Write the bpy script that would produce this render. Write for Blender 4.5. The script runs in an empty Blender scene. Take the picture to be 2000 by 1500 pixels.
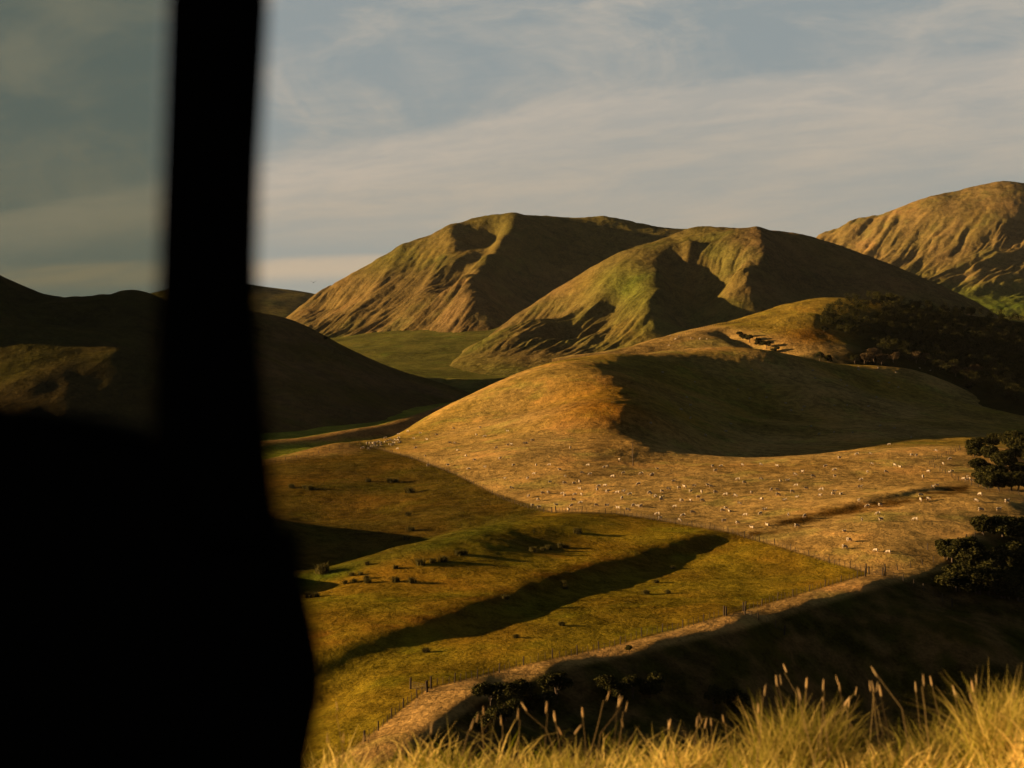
import bpy, bmesh, math, random
import numpy as np
from mathutils import Vector, Matrix
from mathutils.bvhtree import BVHTree

random.seed(7)
R = math.radians
F = 2778.0            # focal length in 2000-wide photo pixels (50 mm on 36 mm)
HZ = 620.0            # eye level row in the photo

# ------------------------------------------------------------------ camera
SC = bpy.context.scene
cam_d = bpy.data.cameras.new('camera'); cam = bpy.data.objects.new('camera', cam_d)
SC.collection.objects.link(cam); SC.camera = cam
cam.location = (0, 0, 0); cam.rotation_euler = (R(90), 0, 0)
cam_d.lens = 50; cam_d.sensor_width = 36; cam_d.shift_y = -(750 - HZ) / 2000
cam_d.clip_start = 0.05; cam_d.clip_end = 60000
cam_d.dof.use_dof = True; cam_d.dof.focus_distance = 500; cam_d.dof.aperture_fstop = 4.5

# ------------------------------------------------------------------ sun and sky
SUN_PHI, SUN_EL = 5.0, 8.8       # sun on the left, a little beyond the picture plane
sd = bpy.data.lights.new('sun', 'SUN'); sun = bpy.data.objects.new('sun', sd)
SC.collection.objects.link(sun)
sd.energy = 5.0; sd.angle = R(0.5); sd.color = (1.0, 0.64, 0.28)
ce, se = math.cos(R(SUN_EL)), math.sin(R(SUN_EL))
to_sun = Vector((-math.cos(R(SUN_PHI)) * ce, math.sin(R(SUN_PHI)) * ce, se))
sun.rotation_euler = to_sun.to_track_quat('Z', 'Y').to_euler()
SC.view_settings.view_transform = 'Standard'; SC.view_settings.look = 'None'
SC.view_settings.exposure = 1.4; SC.view_settings.gamma = 1.0

W = bpy.data.worlds.new("World"); SC.world = W; W.use_nodes = True
wt = W.node_tree; wn = wt.nodes; wl = wt.links
for n in list(wn): wn.remove(n)

class NT:
    """tiny node helper"""
    def __init__(s, t): s.t = t
    def n(s, typ, **kw):
        n = s.t.nodes.new(typ)
        for k, v in kw.items():
            if k.startswith('i_'):
                n.inputs[int(k[2:]) if k[2:].isdigit() else k[2:].replace('_', ' ')].default_value = v
            else: setattr(n, k, v)
        return n
    def l(s, a, b): s.t.links.new(a, b)
    def m(s, op, a, b=None, c=None, clamp=False):
        n = s.t.nodes.new('ShaderNodeMath'); n.operation = op; n.use_clamp = clamp
        for i, v in enumerate((a, b, c)):
            if v is None: continue
            if isinstance(v, (int, float)): n.inputs[i].default_value = v
            else: s.t.links.new(v, n.inputs[i])
        return n.outputs[0]
    def ss(s, v, lo, hi):
        n = s.t.nodes.new('ShaderNodeMapRange'); n.interpolation_type = 'SMOOTHSTEP'
        s.t.links.new(v, n.inputs[0]); n.inputs[1].default_value = lo; n.inputs[2].default_value = hi
        return n.outputs[0]
    def mix(s, f, a, b, mode='MIX'):
        n = s.t.nodes.new('ShaderNodeMix'); n.data_type = 'RGBA'; n.blend_type = mode
        for sock, v in ((n.inputs[0], f), (n.inputs[6], a), (n.inputs[7], b)):
            if isinstance(v, (int, float)): sock.default_value = v
            elif isinstance(v, tuple): sock.default_value = v if len(v) == 4 else (*v, 1)
            else: s.t.links.new(v, sock)
        return n.outputs[2]
    def noise(s, vec, scale, detail=4, rough=0.55, dist=0.0):
        n = s.t.nodes.new('ShaderNodeTexNoise'); n.inputs['Scale'].default_value = scale
        n.inputs['Detail'].default_value = detail; n.inputs['Roughness'].default_value = rough
        n.inputs['Distortion'].default_value = dist
        if vec is not None: s.t.links.new(vec, n.inputs['Vector'])
        return n.outputs[0]
    def vec(s, x, y, z):
        n = s.t.nodes.new('ShaderNodeCombineXYZ')
        for i, v in enumerate((x, y, z)):
            if isinstance(v, (int, float)): n.inputs[i].default_value = v
            else: s.t.links.new(v, n.inputs[i])
        return n.outputs[0]
    def mapping(s, vec, sc, rot=(0, 0, 0)):
        n = s.t.nodes.new('ShaderNodeMapping'); n.inputs['Scale'].default_value = sc
        n.inputs['Rotation'].default_value = rot; s.t.links.new(vec, n.inputs[0]); return n.outputs[0]

k = NT(wt)
sky = k.n('ShaderNodeTexSky'); sky.sky_type = 'NISHITA'; sky.sun_disc = False
sky.sun_elevation = R(SUN_EL); sky.sun_rotation = R(-(90 - SUN_PHI)); sky.dust_density = 2.0; sky.ozone_density = 1.5
tc = k.n('ShaderNodeTexCoord'); sep = k.n('ShaderNodeSeparateXYZ'); k.l(tc.outputs['Generated'], sep.inputs[0])
X, Y, Z = sep.outputs
yy = k.m('MAXIMUM', k.m('ABSOLUTE', Y), 0.12)
az = k.m('DIVIDE', X, yy); el = k.m('DIVIDE', Z, yy)            # tangent angles: el 0..0.22 is what a level 50 mm lens sees
# streaky cloud noise, stretched sideways and tilted a little up to the right
warp = k.noise(k.vec(k.m('MULTIPLY', az, 2.0), k.m('MULTIPLY', el, 8.0), 0.3), 1.4, 3)
elt = k.m('SUBTRACT', el, k.m('MULTIPLY', az, 0.10))
cv = k.vec(k.m('MULTIPLY', az, 2.2), k.m('ADD', k.m('MULTIPLY', elt, 16.0), k.m('MULTIPLY', warp, 0.9)), 2.7)
n1 = k.noise(cv, 1.0, 7, 0.6, 0.35)
n2 = k.noise(k.vec(k.m('MULTIPLY', az, 4.0), k.m('MULTIPLY', elt, 34.0), 5.1), 1.0, 6, 0.6, 0.5)
n3 = k.noise(k.vec(k.m('MULTIPLY', az, 7.0), k.m('MULTIPLY', el, 16.0), 9.1), 1.0, 5, 0.62, 0.8)
# big cloud sheet whose upper rim climbs to the right, arching
rim = k.m('ADD', k.m('ADD', 0.147, k.m('MULTIPLY', az, 0.165)), k.m('MULTIPLY', k.m('MULTIPLY', az, az), -0.10))
rimn = k.m('ADD', k.m('MULTIPLY', k.m('SUBTRACT', n3, 0.5), 0.016), k.m('MULTIPLY', k.m('SUBTRACT', n2, 0.5), 0.012))
dr = k.m('ADD', k.m('SUBTRACT', rim, el), rimn)
sheet = k.m('MULTIPLY', k.ss(dr, -0.004, 0.012), k.m('SUBTRACT', 1.0, k.m('MULTIPLY', k.ss(dr, 0.012, 0.16), 0.35)))
bright_rim = k.m('MULTIPLY', k.ss(dr, -0.004, 0.010), k.m('SUBTRACT', 1.0, k.ss(dr, 0.012, 0.05)))
n4 = k.noise(k.vec(k.m('MULTIPLY', az, 13.0), k.m('ADD', k.m('MULTIPLY', elt, 70.0), k.m('MULTIPLY', n3, 3.0)), 1.7), 1.0, 8, 0.68, 0.9)
streaks = k.ss(k.m('ADD', k.m('MULTIPLY', n1, 0.42), k.m('ADD', k.m('MULTIPLY', n2, 0.40), k.m('MULTIPLY', n4, 0.18))), 0.42, 0.62)
upper = k.m('MULTIPLY', k.ss(k.m('ADD', k.m('MULTIPLY', n3, 0.78), k.m('MULTIPLY', n4, 0.22)), 0.40, 0.70), 0.75)
cl = k.m('MAXIMUM', k.m('MULTIPLY', sheet, k.m('ADD', 0.38, k.m('MULTIPLY', streaks, 0.66))), upper, clamp=True)
lowband = k.m('MULTIPLY', k.ss(k.m('ADD', el, k.m('MULTIPLY', az, -0.03)), 0.026, 0.038), k.m('SUBTRACT', 1.0, k.ss(k.m('ADD', el, k.m('MULTIPLY', az, -0.03)), 0.044, 0.050)))
cl = k.m('MULTIPLY', cl, k.m('ADD', k.ss(el, 0.040, 0.075), k.ss(az, -0.12, 0.10), clamp=True))
cl = k.m('MAXIMUM', cl, k.m('MULTIPLY', lowband, k.ss(n2, 0.35, 0.6)))
skyc = k.mix(1.0, sky.outputs[0], (0.024, 0.022, 0.018, 1), 'MULTIPLY')
lowc = k.mix(k.ss(el, 0.0, 0.20), (0.150, 0.162, 0.150), (0.138, 0.158, 0.162))   # open sky between the clouds
ccol = k.mix(k.ss(el, 0.01, 0.20), (0.245, 0.203, 0.150), (0.245, 0.222, 0.188))  # cloud lit by the low sun
vis = k.mix(cl, lowc, ccol)
vis = k.mix(k.m('MULTIPLY', k.m('MULTIPLY', bright_rim, k.m('ADD', 0.35, streaks)), 0.55), vis, (0.275, 0.238, 0.195))
# the veil of cloud thins out overhead, where the sky is a deep evening blue
hi = k.ss(Z, 0.225, 0.36)
# the sky opposite the glow is deeper
bk = k.ss(k.m('SUBTRACT', Y, k.m('MULTIPLY', X, 0.5)), -0.1, 0.45)
vis = k.mix(1.0, vis, k.vec(*[k.m('ADD', 0.3, k.m('MULTIPLY', bk, 0.7))] * 3), 'MULTIPLY')
wcol = k.mix(hi, vis, skyc)
bg = k.n('ShaderNodeBackground'); k.l(wcol, bg.inputs[0]); bg.inputs[1].default_value = 0.76
wo = k.n('ShaderNodeOutputWorld'); k.l(bg.outputs[0], wo.inputs[0])

# ------------------------------------------------------------------ helpers
def link(o): SC.collection.objects.link(o); return o
def tag(o, label=None, cat=None, group=None, kind=None):
    if label: o['label'] = label
    if cat: o['category'] = cat
    if group: o['group'] = group
    if kind: o['kind'] = kind
    return o
def empty(name, loc=(0, 0, 0), rz=0):
    o = bpy.data.objects.new(name, None); o.location = loc; o.rotation_euler = (0, 0, rz); return link(o)
def np_mesh(name, V, Fc, mat, parent=None, smooth=True, attrs=None):
    V = np.asarray(V, dtype=np.float32); Fc = np.asarray(Fc, dtype=np.int32)
    me = bpy.data.meshes.new(name); n = Fc.shape[1]
    me.vertices.add(len(V)); me.vertices.foreach_set('co', V.ravel())
    me.loops.add(Fc.size); me.loops.foreach_set('vertex_index', Fc.ravel())
    me.polygons.add(len(Fc)); me.polygons.foreach_set('loop_start', np.arange(0, Fc.size, n, dtype=np.int32))
    me.update(calc_edges=True)
    if smooth: me.polygons.foreach_set('use_smooth', np.ones(len(Fc), dtype=bool))
    for an, arr in (attrs or {}).items():
        a = me.color_attributes.new(an, 'FLOAT_COLOR', 'POINT')
        a.data.foreach_set('color', np.asarray(arr, dtype=np.float32).ravel())
    me.materials.append(mat)
    o = link(bpy.data.objects.new(name, me)); o.parent = parent; return o
def bm_obj(name, bm, mat, parent=None, smooth=False):
    me = bpy.data.meshes.new(name); bm.to_mesh(me); bm.free(); me.materials.append(mat)
    if smooth:
        for p in me.polygons: p.use_smooth = True
    o = link(bpy.data.objects.new(name, me)); o.parent = parent; return o
def W3(px, py, d): return ((px - 1000) / F * d, d, -(py - HZ) / F * d)

# numpy gradient noise
_rng = np.random.RandomState(3); _perm = _rng.permutation(512); _perm = np.concatenate([_perm, _perm, _perm])
_ga = _rng.rand(512) * 2 * np.pi; _gx, _gy = np.cos(_ga), np.sin(_ga)
def pn(x, y, seed=0):
    x = np.asarray(x, float) + seed * 17.31; y = np.asarray(y, float) - seed * 9.77
    xi = np.floor(x).astype(int); yi = np.floor(y).astype(int); fx = x - xi; fy = y - yi
    u = fx * fx * fx * (fx * (fx * 6 - 15) + 10); v = fy * fy * fy * (fy * (fy * 6 - 15) + 10)
    def g(ix, iy, dx, dy):
        h = _perm[(_perm[ix & 511] + iy) & 511] & 511
        return _gx[h] * dx + _gy[h] * dy
    a = g(xi, yi, fx, fy); b = g(xi + 1, yi, fx - 1, fy); c = g(xi, yi + 1, fx, fy - 1); d = g(xi + 1, yi + 1, fx - 1, fy - 1)
    return (a + (b - a) * u + (c + (d - c) * u - a - (b - a) * u) * v) * 1.5
def fbm(x, y, o=4, seed=0, rough=0.5):
    s = 0; a = 1
    for i in range(o): s = s + a * pn(x * 2 ** i, y * 2 ** i, seed + i); a *= rough
    return s
def ridged(x, y, o=3, seed=0):
    s = 0; a = 1
    for i in range(o): s = s + a * (1 - 2 * np.abs(pn(x * 2 ** i, y * 2 ** i, seed + i))); a *= 0.5
    return s
def sstep(x, a, b): t = np.clip((x - a) / (b - a), 0, 1); return t * t * (3 - 2 * t)

def tps(ctrl, lam=0.0):
    """ctrl rows: ('p',px,py,d) a point seen in that direction, ('z',px,z,d) a height"""
    P = []
    for c in ctrl:
        if c[0] == 'p': P.append(W3(*c[1:]))
        else: P.append(((c[1] - 1000) / F * c[3], c[3], c[2]))
    P = np.array(P); S = P[:, 1].mean() / 3; n = len(P); A = P[:, :2] / S
    def K(r2): return np.where(r2 > 1e-12, r2 * np.log(np.maximum(r2, 1e-12)), 0)
    D2 = ((A[:, None] - A[None]) ** 2).sum(-1); M = np.zeros((n + 3, n + 3))
    M[:n, :n] = K(D2) + lam * np.eye(n); M[:n, n] = 1; M[:n, n + 1:] = A; M[n, :n] = 1; M[n + 1:, :n] = A.T
    w = np.linalg.solve(M, np.concatenate([P[:, 2], [0, 0, 0]]))
    def h(x, y):
        sh = x.shape; Q = np.stack([x.ravel(), y.ravel()], 1) / S; out = np.empty(len(Q))
        for i in range(0, len(Q), 20000):
            q = Q[i:i + 20000]; d2 = ((q[:, None] - A[None]) ** 2).sum(-1)
            out[i:i + 20000] = K(d2) @ w[:n] + w[n] + q @ w[n + 1:]
        return out.reshape(sh)
    return h

def line_d(pts):   # dense points along a (px,py,d) polyline for tps
    return [('p', *p) for p in pts]

def layer(name, hfn, px0, px1, npx, d0, d1, nd, mat, colfn, logd=True):
    px = np.linspace(px0, px1, npx)
    dd = np.geomspace(d0, d1, nd) if logd else np.linspace(d0, d1, nd)
    PX, DD = np.meshgrid(px, dd); X = (PX - 1000) / F * DD; Y = DD
    Zh = hfn(X, Y, PX)
    V = np.stack([X, Y, Zh], -1).reshape(-1, 3)
    i = np.arange(nd * npx).reshape(nd, npx)
    Fc = np.stack([i[:-1, :-1], i[:-1, 1:], i[1:, 1:], i[1:, :-1]], -1).reshape(-1, 4)
    PY = HZ - Zh / Y * F
    col = colfn(X, Y, Zh, PX, PY)
    C = np.ones((nd * npx, 4)); C[:, :3] = col.reshape(-1, 3)
    o = np_mesh(name, V, Fc, mat, attrs={'zone': C}); o['kind'] = 'structure'
    return o, (V, Fc)

def dist_poly(px, py, pts):
    best = np.full(px.shape, 1e9); side = np.zeros(px.shape)
    for (x0, y0), (x1, y1) in zip(pts[:-1], pts[1:]):
        dx, dy = x1 - x0, y1 - y0; t = np.clip(((px - x0) * dx + (py - y0) * dy) / (dx * dx + dy * dy), 0, 1)
        ex, ey = px - x0 - t * dx, py - y0 - t * dy; d = np.hypot(ex, ey); s = np.sign(dx * ey - dy * ex)
        m = d < best; best = np.where(m, d, best); side = np.where(m, s, side)
    return best, side

# ------------------------------------------------------------------ materials
def mat_new(name):
    m = bpy.data.materials.new(name); m.use_nodes = True; t = m.node_tree
    for n in list(t.nodes): t.nodes.remove(n)
    q = NT(t); o = q.n('ShaderNodeOutputMaterial'); return m, q, o
def simple(name, col, rough=0.9, spec=0.1, var=0.3, vscale=8.0, metal=0.0):
    m, q, o = mat_new(name); b = q.n('ShaderNodeBsdfPrincipled')
    tcn = q.n('ShaderNodeTexCoord'); n = q.noise(tcn.outputs['Object'], vscale, 4)
    f = q.m('ADD', 1 - var, q.m('MULTIPLY', n, 2 * var))
    c = q.mix(1.0, (*col, 1), q.vec(f, f, f), 'MULTIPLY'); q.l(c, b.inputs['Base Color'])
    b.inputs['Roughness'].default_value = rough; b.inputs['Specular IOR Level'].default_value = spec
    b.inputs['Metallic'].default_value = metal
    q.l(b.outputs[0], o.inputs[0]); return m
def ground_mat(name, s1, s2, bump, bscale, streak=None):
    """grassland: zone colour from the land use, broken up by tussock and bare-soil noise"""
    m, q, o = mat_new(name); b = q.n('ShaderNodeBsdfPrincipled'); g = q.n('ShaderNodeNewGeometry'); P = g.outputs['Position']
    a = q.n('ShaderNodeVertexColor'); a.layer_name = 'zone'
    n1 = q.noise(P, s1, 6, 0.6); n2 = q.noise(P, s2, 6, 0.65, 0.4); n3 = q.noise(P, s2 * 6, 3, 0.6)
    f = q.m('ADD', q.m('MULTIPLY', q.ss(n1, 0.32, 0.68), 0.55), q.m('ADD', q.m('MULTIPLY', q.ss(n2, 0.3, 0.7), 0.6), q.m('MULTIPLY', q.ss(n3, 0.25, 0.75), 0.55)))
    f = q.m('ADD', f, 0.18)
    c = q.mix(1.0, a.outputs[0], q.vec(f, f, f), 'MULTIPLY')
    red = q.m('MULTIPLY', q.ss(n1, 0.5, 0.75), 0.35)
    c = q.mix(red, c, q.mix(1.0, c, (1.35, 0.85, 0.8, 1), 'MULTIPLY'))
    grn = q.m('MULTIPLY', q.ss(q.noise(P, s1 * 1.7, 4), 0.52, 0.68), 0.4)
    c = q.mix(grn, c, q.mix(1.0, c, (0.75, 1.15, 0.8, 1), 'MULTIPLY'))
    q.l(c, b.inputs['Base Color']); b.inputs['Roughness'].default_value = 1.0; b.inputs['Specular IOR Level'].default_value = 0.0
    bn = q.n('ShaderNodeBump'); bn.inputs['Strength'].default_value = 1.0; bn.inputs['Distance'].default_value = bump
    bh = q.m('ADD', q.noise(P, bscale, 5, 0.7), q.m('MULTIPLY', q.noise(P, bscale * 0.22, 3, 0.6), 1.6))
    q.l(bh, bn.inputs['Height']); q.l(bn.outputs[0], b.inputs['Normal'])
    q.l(b.outputs[0], o.inputs[0]); return m
M_near = ground_mat('pasture_near', 0.035, 0.28, 0.42, 0.8)
M_far = ground_mat('pasture_far', 0.006, 0.05, 2.6, 0.11)
M_mid = ground_mat('pasture_mid', 0.016, 0.12, 0.9, 0.35)

GOLD = np.array([0.33, 0.215, 0.070]); GREEN = np.array([0.160, 0.118, 0.010]); RUST = np.array([0.26, 0.12, 0.016])
DRY = np.array([0.27, 0.165, 0.055]); DARKG = np.array([0.055, 0.045, 0.008]); BRIGHTG = np.array([0.085, 0.092, 0.010])
FARG = np.array([0.095, 0.080, 0.020]); FARR = np.array([0.130, 0.086, 0.034])
def lerp(a, b, t): return a + (b - a) * t[..., None]
def const(c, X): return np.broadcast_to(c, X.shape + (3,)).copy()

def plan(pts): return [((px - 1000) / F * d, d) for px, py, d in pts]
def feat(X, Y, pts, H, wl, wr, e=4.0, ends=0.15):
    """a spur (H>0) or gully (H<0) along a line on the ground, steeper or gentler on either side"""
    P = plan(pts); best = np.full(X.shape, 1e9); side = np.zeros(X.shape); tt = np.zeros(X.shape)
    L = [math.dist(a, b) for a, b in zip(P[:-1], P[1:])]; T = sum(L); acc = 0
    for (a, b), l in zip(zip(P[:-1], P[1:]), L):
        dx, dy = b[0] - a[0], b[1] - a[1]; t = np.clip(((X - a[0]) * dx + (Y - a[1]) * dy) / l / l, 0, 1)
        ex, ey = X - a[0] - t * dx, Y - a[1] - t * dy; d = np.hypot(ex, ey); m = d < best
        best = np.where(m, d, best); side = np.where(m, np.sign(dx * ey - dy * ex), side); tt = np.where(m, (acc + t * l) / T, tt); acc += l
    w = np.where(side > 0, wl, wr); d = np.sqrt(best ** 2 + e * e) - e
    return H * np.exp(-d / w) * sstep(tt, -0.02, ends) * (1 - sstep(tt, 1 - ends, 1.02)), best, side, tt
def scarp(X, Y, pts, H, w, rng, ends=0.2):
    _, d, s, t = feat(X, Y, pts, 1, 1, 1)
    return H * np.tanh(d * s / w) * np.exp(-(d / rng) ** 2) * sstep(t, 0, ends) * (1 - sstep(t, 1 - ends, 1))

# ------------------------------------------------------------------ near country: spur, paddocks, sheep hill
N = line_d([
 # fence spur crest
 (620, 1500, 185), (710, 1445, 195), (833, 1345, 214), (1000, 1303, 229), (1200, 1260, 244), (1450, 1192, 270), (1690, 1124, 303),
 # front lip of the spur
 (800, 1445, 190), (940, 1360, 209), (1080, 1302, 229), (1260, 1264, 242), (1460, 1216, 260), (1580, 1182, 274), (1700, 1143, 293), (1850, 1102, 314), (1905, 1045, 341), (2010, 1035, 352), (1780, 1100, 312), (1960, 1015, 362),
 # steep shaded face
 (950, 1440, 197), (1080, 1400, 215), (1260, 1350, 229), (1460, 1300, 245), (1700, 1240, 271), (1850, 1185, 292), (2010, 1180, 300), (1300, 1450, 214), (1700, 1330, 260), (1950, 1320, 262),
 # lower bench
 (620, 1420, 205), (700, 1370, 213), (850, 1290, 232), (1000, 1250, 246), (1200, 1200, 267), (1400, 1140, 298), (1550, 1108, 316), (1330, 1225, 256), (1400, 1180, 277), (1520, 1171, 281), (1580, 1154, 288), (1640, 1138, 296),
 # upper bench, its crest
 (600, 1210, 262), (700, 1180, 272), (900, 1120, 300), (1080, 1065, 337), (1200, 1043, 352), (1320, 1050, 348),
 (540, 1150, 300), (640, 1112, 310), (750, 1076, 328), (870, 1042, 350), (980, 1018, 373), (1080, 1003, 396),
 # dark green hollow and slope behind
 (540, 1090, 372), (600, 1096, 372), (750, 1062, 388), (600, 1020, 428), (750, 1000, 440), (900, 1000, 422), (600, 950, 485), (750, 930, 505), (900, 940, 480), (1000, 975, 440),
 # boundary fence with the golden paddock
 (720, 872, 590), (800, 893, 540), (880, 922, 500), (960, 962, 452), (1200, 1004, 394), (1320, 1022, 372), (1440, 1044, 350), (1560, 1080, 325), 
 # left lip above the valley
 (490, 908, 540), (560, 893, 565), (650, 866, 600), (700, 862, 620), (820, 821, 690), (900, 782, 715),
 # golden paddock
 (1300, 960, 432), (1600, 950, 430), (1900, 950, 425), (1600, 1000, 375), (1600, 1055, 335), (1750, 1080, 318), (1800, 1000, 365), (1950, 985, 375),
 (2050, 955, 425), (2000, 925, 458), (2050, 890, 500), (1100, 920, 475), (1000, 890, 510), (1350, 911, 490), (1480, 909, 487), (1600, 891, 500), (1700, 882, 505), (1830, 875, 512), (1900, 880, 505),
 # ridge line of the sheep hill
 (1190, 691, 790), (1205, 740, 670), (1230, 800, 592), (1240, 860, 540), (1245, 903, 503),
 # lit left flank
 (1000, 737, 750), (1080, 712, 775), (1100, 790, 625), (1000, 850, 575), (900, 850, 600), (800, 860, 610), (1050, 800, 640), (1130, 850, 560),
 # shaded right flank and bowl
 (1300, 770, 690), (1300, 870, 570), (1350, 820, 640), (1400, 893, 575), (1400, 800, 700), (1500, 893, 580), (1500, 860, 650), (1500, 820, 715), (1500, 780, 760), (1500, 735, 800), (1600, 875, 595), (1600, 830, 690), (1600, 765, 770), (1700, 850, 650), (1700, 805, 750), (1700, 762, 830), (1800, 858, 640), (1800, 830, 715), (1800, 785, 815), (1900, 852, 680), (1900, 822, 760), (2000, 860, 640), (2000, 840, 735),
 # skyline of the sheep hill
 (1350, 686, 830), (1500, 690, 835), (1600, 709, 852), (1700, 716, 885), (1780, 722, 900), (1850, 745, 890), (1900, 785, 850), (1990, 812, 815),
]) + [('z', *c) for c in [
 (1000, -66, 870), (1190, -38, 900), (1350, -36, 930), (1500, -38, 930), (1700, -52, 985), (1900, -62, 930), (2050, -66, 880), (820, -72, 770), (700, -76, 700), (600, -80, 670), (500, -82, 640), (900, -70, 820),
 (430, -52, 300), (470, -54, 360), (480, -55, 400), (420, -52, 400), (420, -60, 470), (380, -60, 560), (300, -60, 300), (250, -62, 430), (500, -58, 250), (480, -62, 200), (300, -64, 180),
 (870, -61, 372), (1000, -58, 396), (640, -66, 340), (1300, -70, 190), (1700, -82, 240), (2050, -84, 250), (900, -66, 175), (600, -62, 160), (2250, -74, 300), (2300, -62, 420), (2250, -64, 600), (2180, -54, 510), (2100, -52.5, 400),
 (1000, -76, 140), (1600, -90, 150), (400, -66, 130), (-100, -62, 300), (-600, -64, 300), (-100, -66, 560), (-600, -68, 560), (0, -96, 900), (-600, -98, 900), (400, -98, 880), (600, -100, 950), (800, -100, 960), (980, -98, 985), (500, -95, 800), (-300, -64, 160)]]
hN = tps(N, 1e-4)
def hn(X, Y, PX):
    z = hN(X, Y)
    w = np.clip((Y - 150) / 500, 0, 1)
    z = z + 0.30 * fbm(X / 30, Y / 30, 3, 1) + 0.09 * fbm(X / 6, Y / 6, 3, 5) * (0.6 + w)
    z = z + scarp(X, Y, [(440, 1325, 210), (560, 1290, 225), (700, 1250, 240), (900, 1203, 258), (1090, 1142, 292), (1300, 1090, 332), (1470, 1056, 357)], 1.3, 4.2, 13, 0.12)
    z = z + feat(X, Y, [(800, 1440, 191), (940, 1362, 209), (1080, 1304, 228), (1260, 1266, 241), (1460, 1218, 259), (1700, 1145, 292), (1850, 1104, 313), (1905, 1047, 340), (2010, 1037, 351)], 0.7, 5, 4, 1.0, 0.04)[0]
    z = z + scarp(X, Y, [(450, 1375, 205), (590, 1338, 220), (720, 1305, 229)], 0.8, 2.2, 7, 0.3)
    z = z + scarp(X, Y, [(1460, 1045, 352), (1560, 1020, 364), (1700, 990, 383), (1800, 970, 400), (1890, 950, 425)], 0.85, 2.5, 8) * (0.7 + 0.5 * fbm(X / 20, Y / 20, 2, 3))
    # broken ground on the nose of the sheep hill
    PY = HZ - z / Y * F
    nose = np.exp(-(((PX - 1225) / 80) ** 2)) * sstep(PY, 700, 760) * (1 - sstep(PY, 890, 915))
    z = z + 0.55 * nose * ridged(X / 40, Y / 8, 4, 14)
    return z
F2 = [(610, 872), (700, 862), (720, 872), (800, 893), (880, 922), (960, 962), (1080, 1001), (1200, 1003), (1320, 1022), (1440, 1044), (1560, 1080), (1690, 1118)]
F3 = [(560, 1540), (710, 1445), (833, 1345), (1000, 1303), (1200, 1260), (1450, 1192), (1690, 1122)]
def cn(X, Y, Z, PX, PY):
    gold = lerp(const(GOLD, X), const(RUST, X), np.clip(np.exp(-(((PX - 1190) / 130) ** 2 + ((PY - 790) / 70) ** 2)) * 0.85 + 0.25 * fbm(X / 60, Y / 60, 3, 2), 0, 1))
    gold = lerp(gold, const(GREEN * 1.1, X), np.clip(0.3 + 0.8 * fbm(X / 90, Y / 90, 3, 27), 0, 0.7) * sstep(Y, 520, 620))
    d, s = dist_poly(PX, PY, F2); g = sstep(d * s, -3, 3)
    inpad = g * (PX < 1700)
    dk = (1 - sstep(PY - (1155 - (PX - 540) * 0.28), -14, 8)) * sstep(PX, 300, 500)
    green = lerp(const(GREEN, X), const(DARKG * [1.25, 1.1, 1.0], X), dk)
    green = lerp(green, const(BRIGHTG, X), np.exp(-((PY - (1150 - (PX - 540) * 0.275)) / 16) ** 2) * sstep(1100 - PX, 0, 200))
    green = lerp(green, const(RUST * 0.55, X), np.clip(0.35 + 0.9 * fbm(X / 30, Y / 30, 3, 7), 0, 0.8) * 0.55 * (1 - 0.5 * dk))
    green = lerp(green, const(DRY * 0.9, X), sstep(908 - PY - (PX - 500) * 0.12, -6, 8) * (1 - sstep(PX, 690, 720)) * 0.6)
    c = lerp(gold, green, inpad)
    d3, s3 = dist_poly(PX, PY, F3); st = sstep(d3 * s3, -2, 4) * (PX < 1760) * (PY > 1090)
    c = lerp(c, const(DRY * 1.25, X), st)
    # rank dark growth along the old fence lines, rushes along the golden paddock bank
    c = lerp(c, c * 0.35, np.exp(-(np.minimum(d3, np.where(PX > 700, d, 99)) / 2.2) ** 2) * (PX < 1730) * 0.8)
    bk1, _ = dist_poly(PX, PY, [(1470, 1042), (1560, 1018), (1620, 1000), (1700, 990), (1800, 972), (1885, 955)])
    c = lerp(c, const(RUST * 0.28, X), np.clip(np.exp(-(bk1 / 11) ** 2) * (0.75 + 1.3 * fbm(X / 9, Y / 9, 3, 17)), 0, 0.9))
    bk2, _ = dist_poly(PX, PY, [(600, 1255), (900, 1185), (1090, 1125), (1300, 1078), (1430, 1052)])
    c = lerp(c, const(RUST * 0.42, X), np.clip(np.exp(-(bk2 / 20) ** 2) * (0.6 + 0.7 * fbm(X / 9, Y / 9, 3, 18)), 0, 0.8))  # brown shading along the green paddock scarp, put into the colour
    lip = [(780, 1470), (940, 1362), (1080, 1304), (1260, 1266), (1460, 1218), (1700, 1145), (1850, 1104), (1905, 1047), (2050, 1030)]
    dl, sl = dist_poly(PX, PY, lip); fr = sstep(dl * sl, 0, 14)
    c = lerp(c, lerp(const(DARKG, X), const(DRY * 0.5, X), np.clip(0.35 + 1.2 * fbm(X / 7, Y / 7, 4, 23), 0, 1)), fr)  # gully scrub, with the shade below the lip put into its colour
    return c
near, nearM = layer('paddock_ground', hn, -700, 2300, 1200, 130, 1000, 570, M_near, cn)

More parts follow.
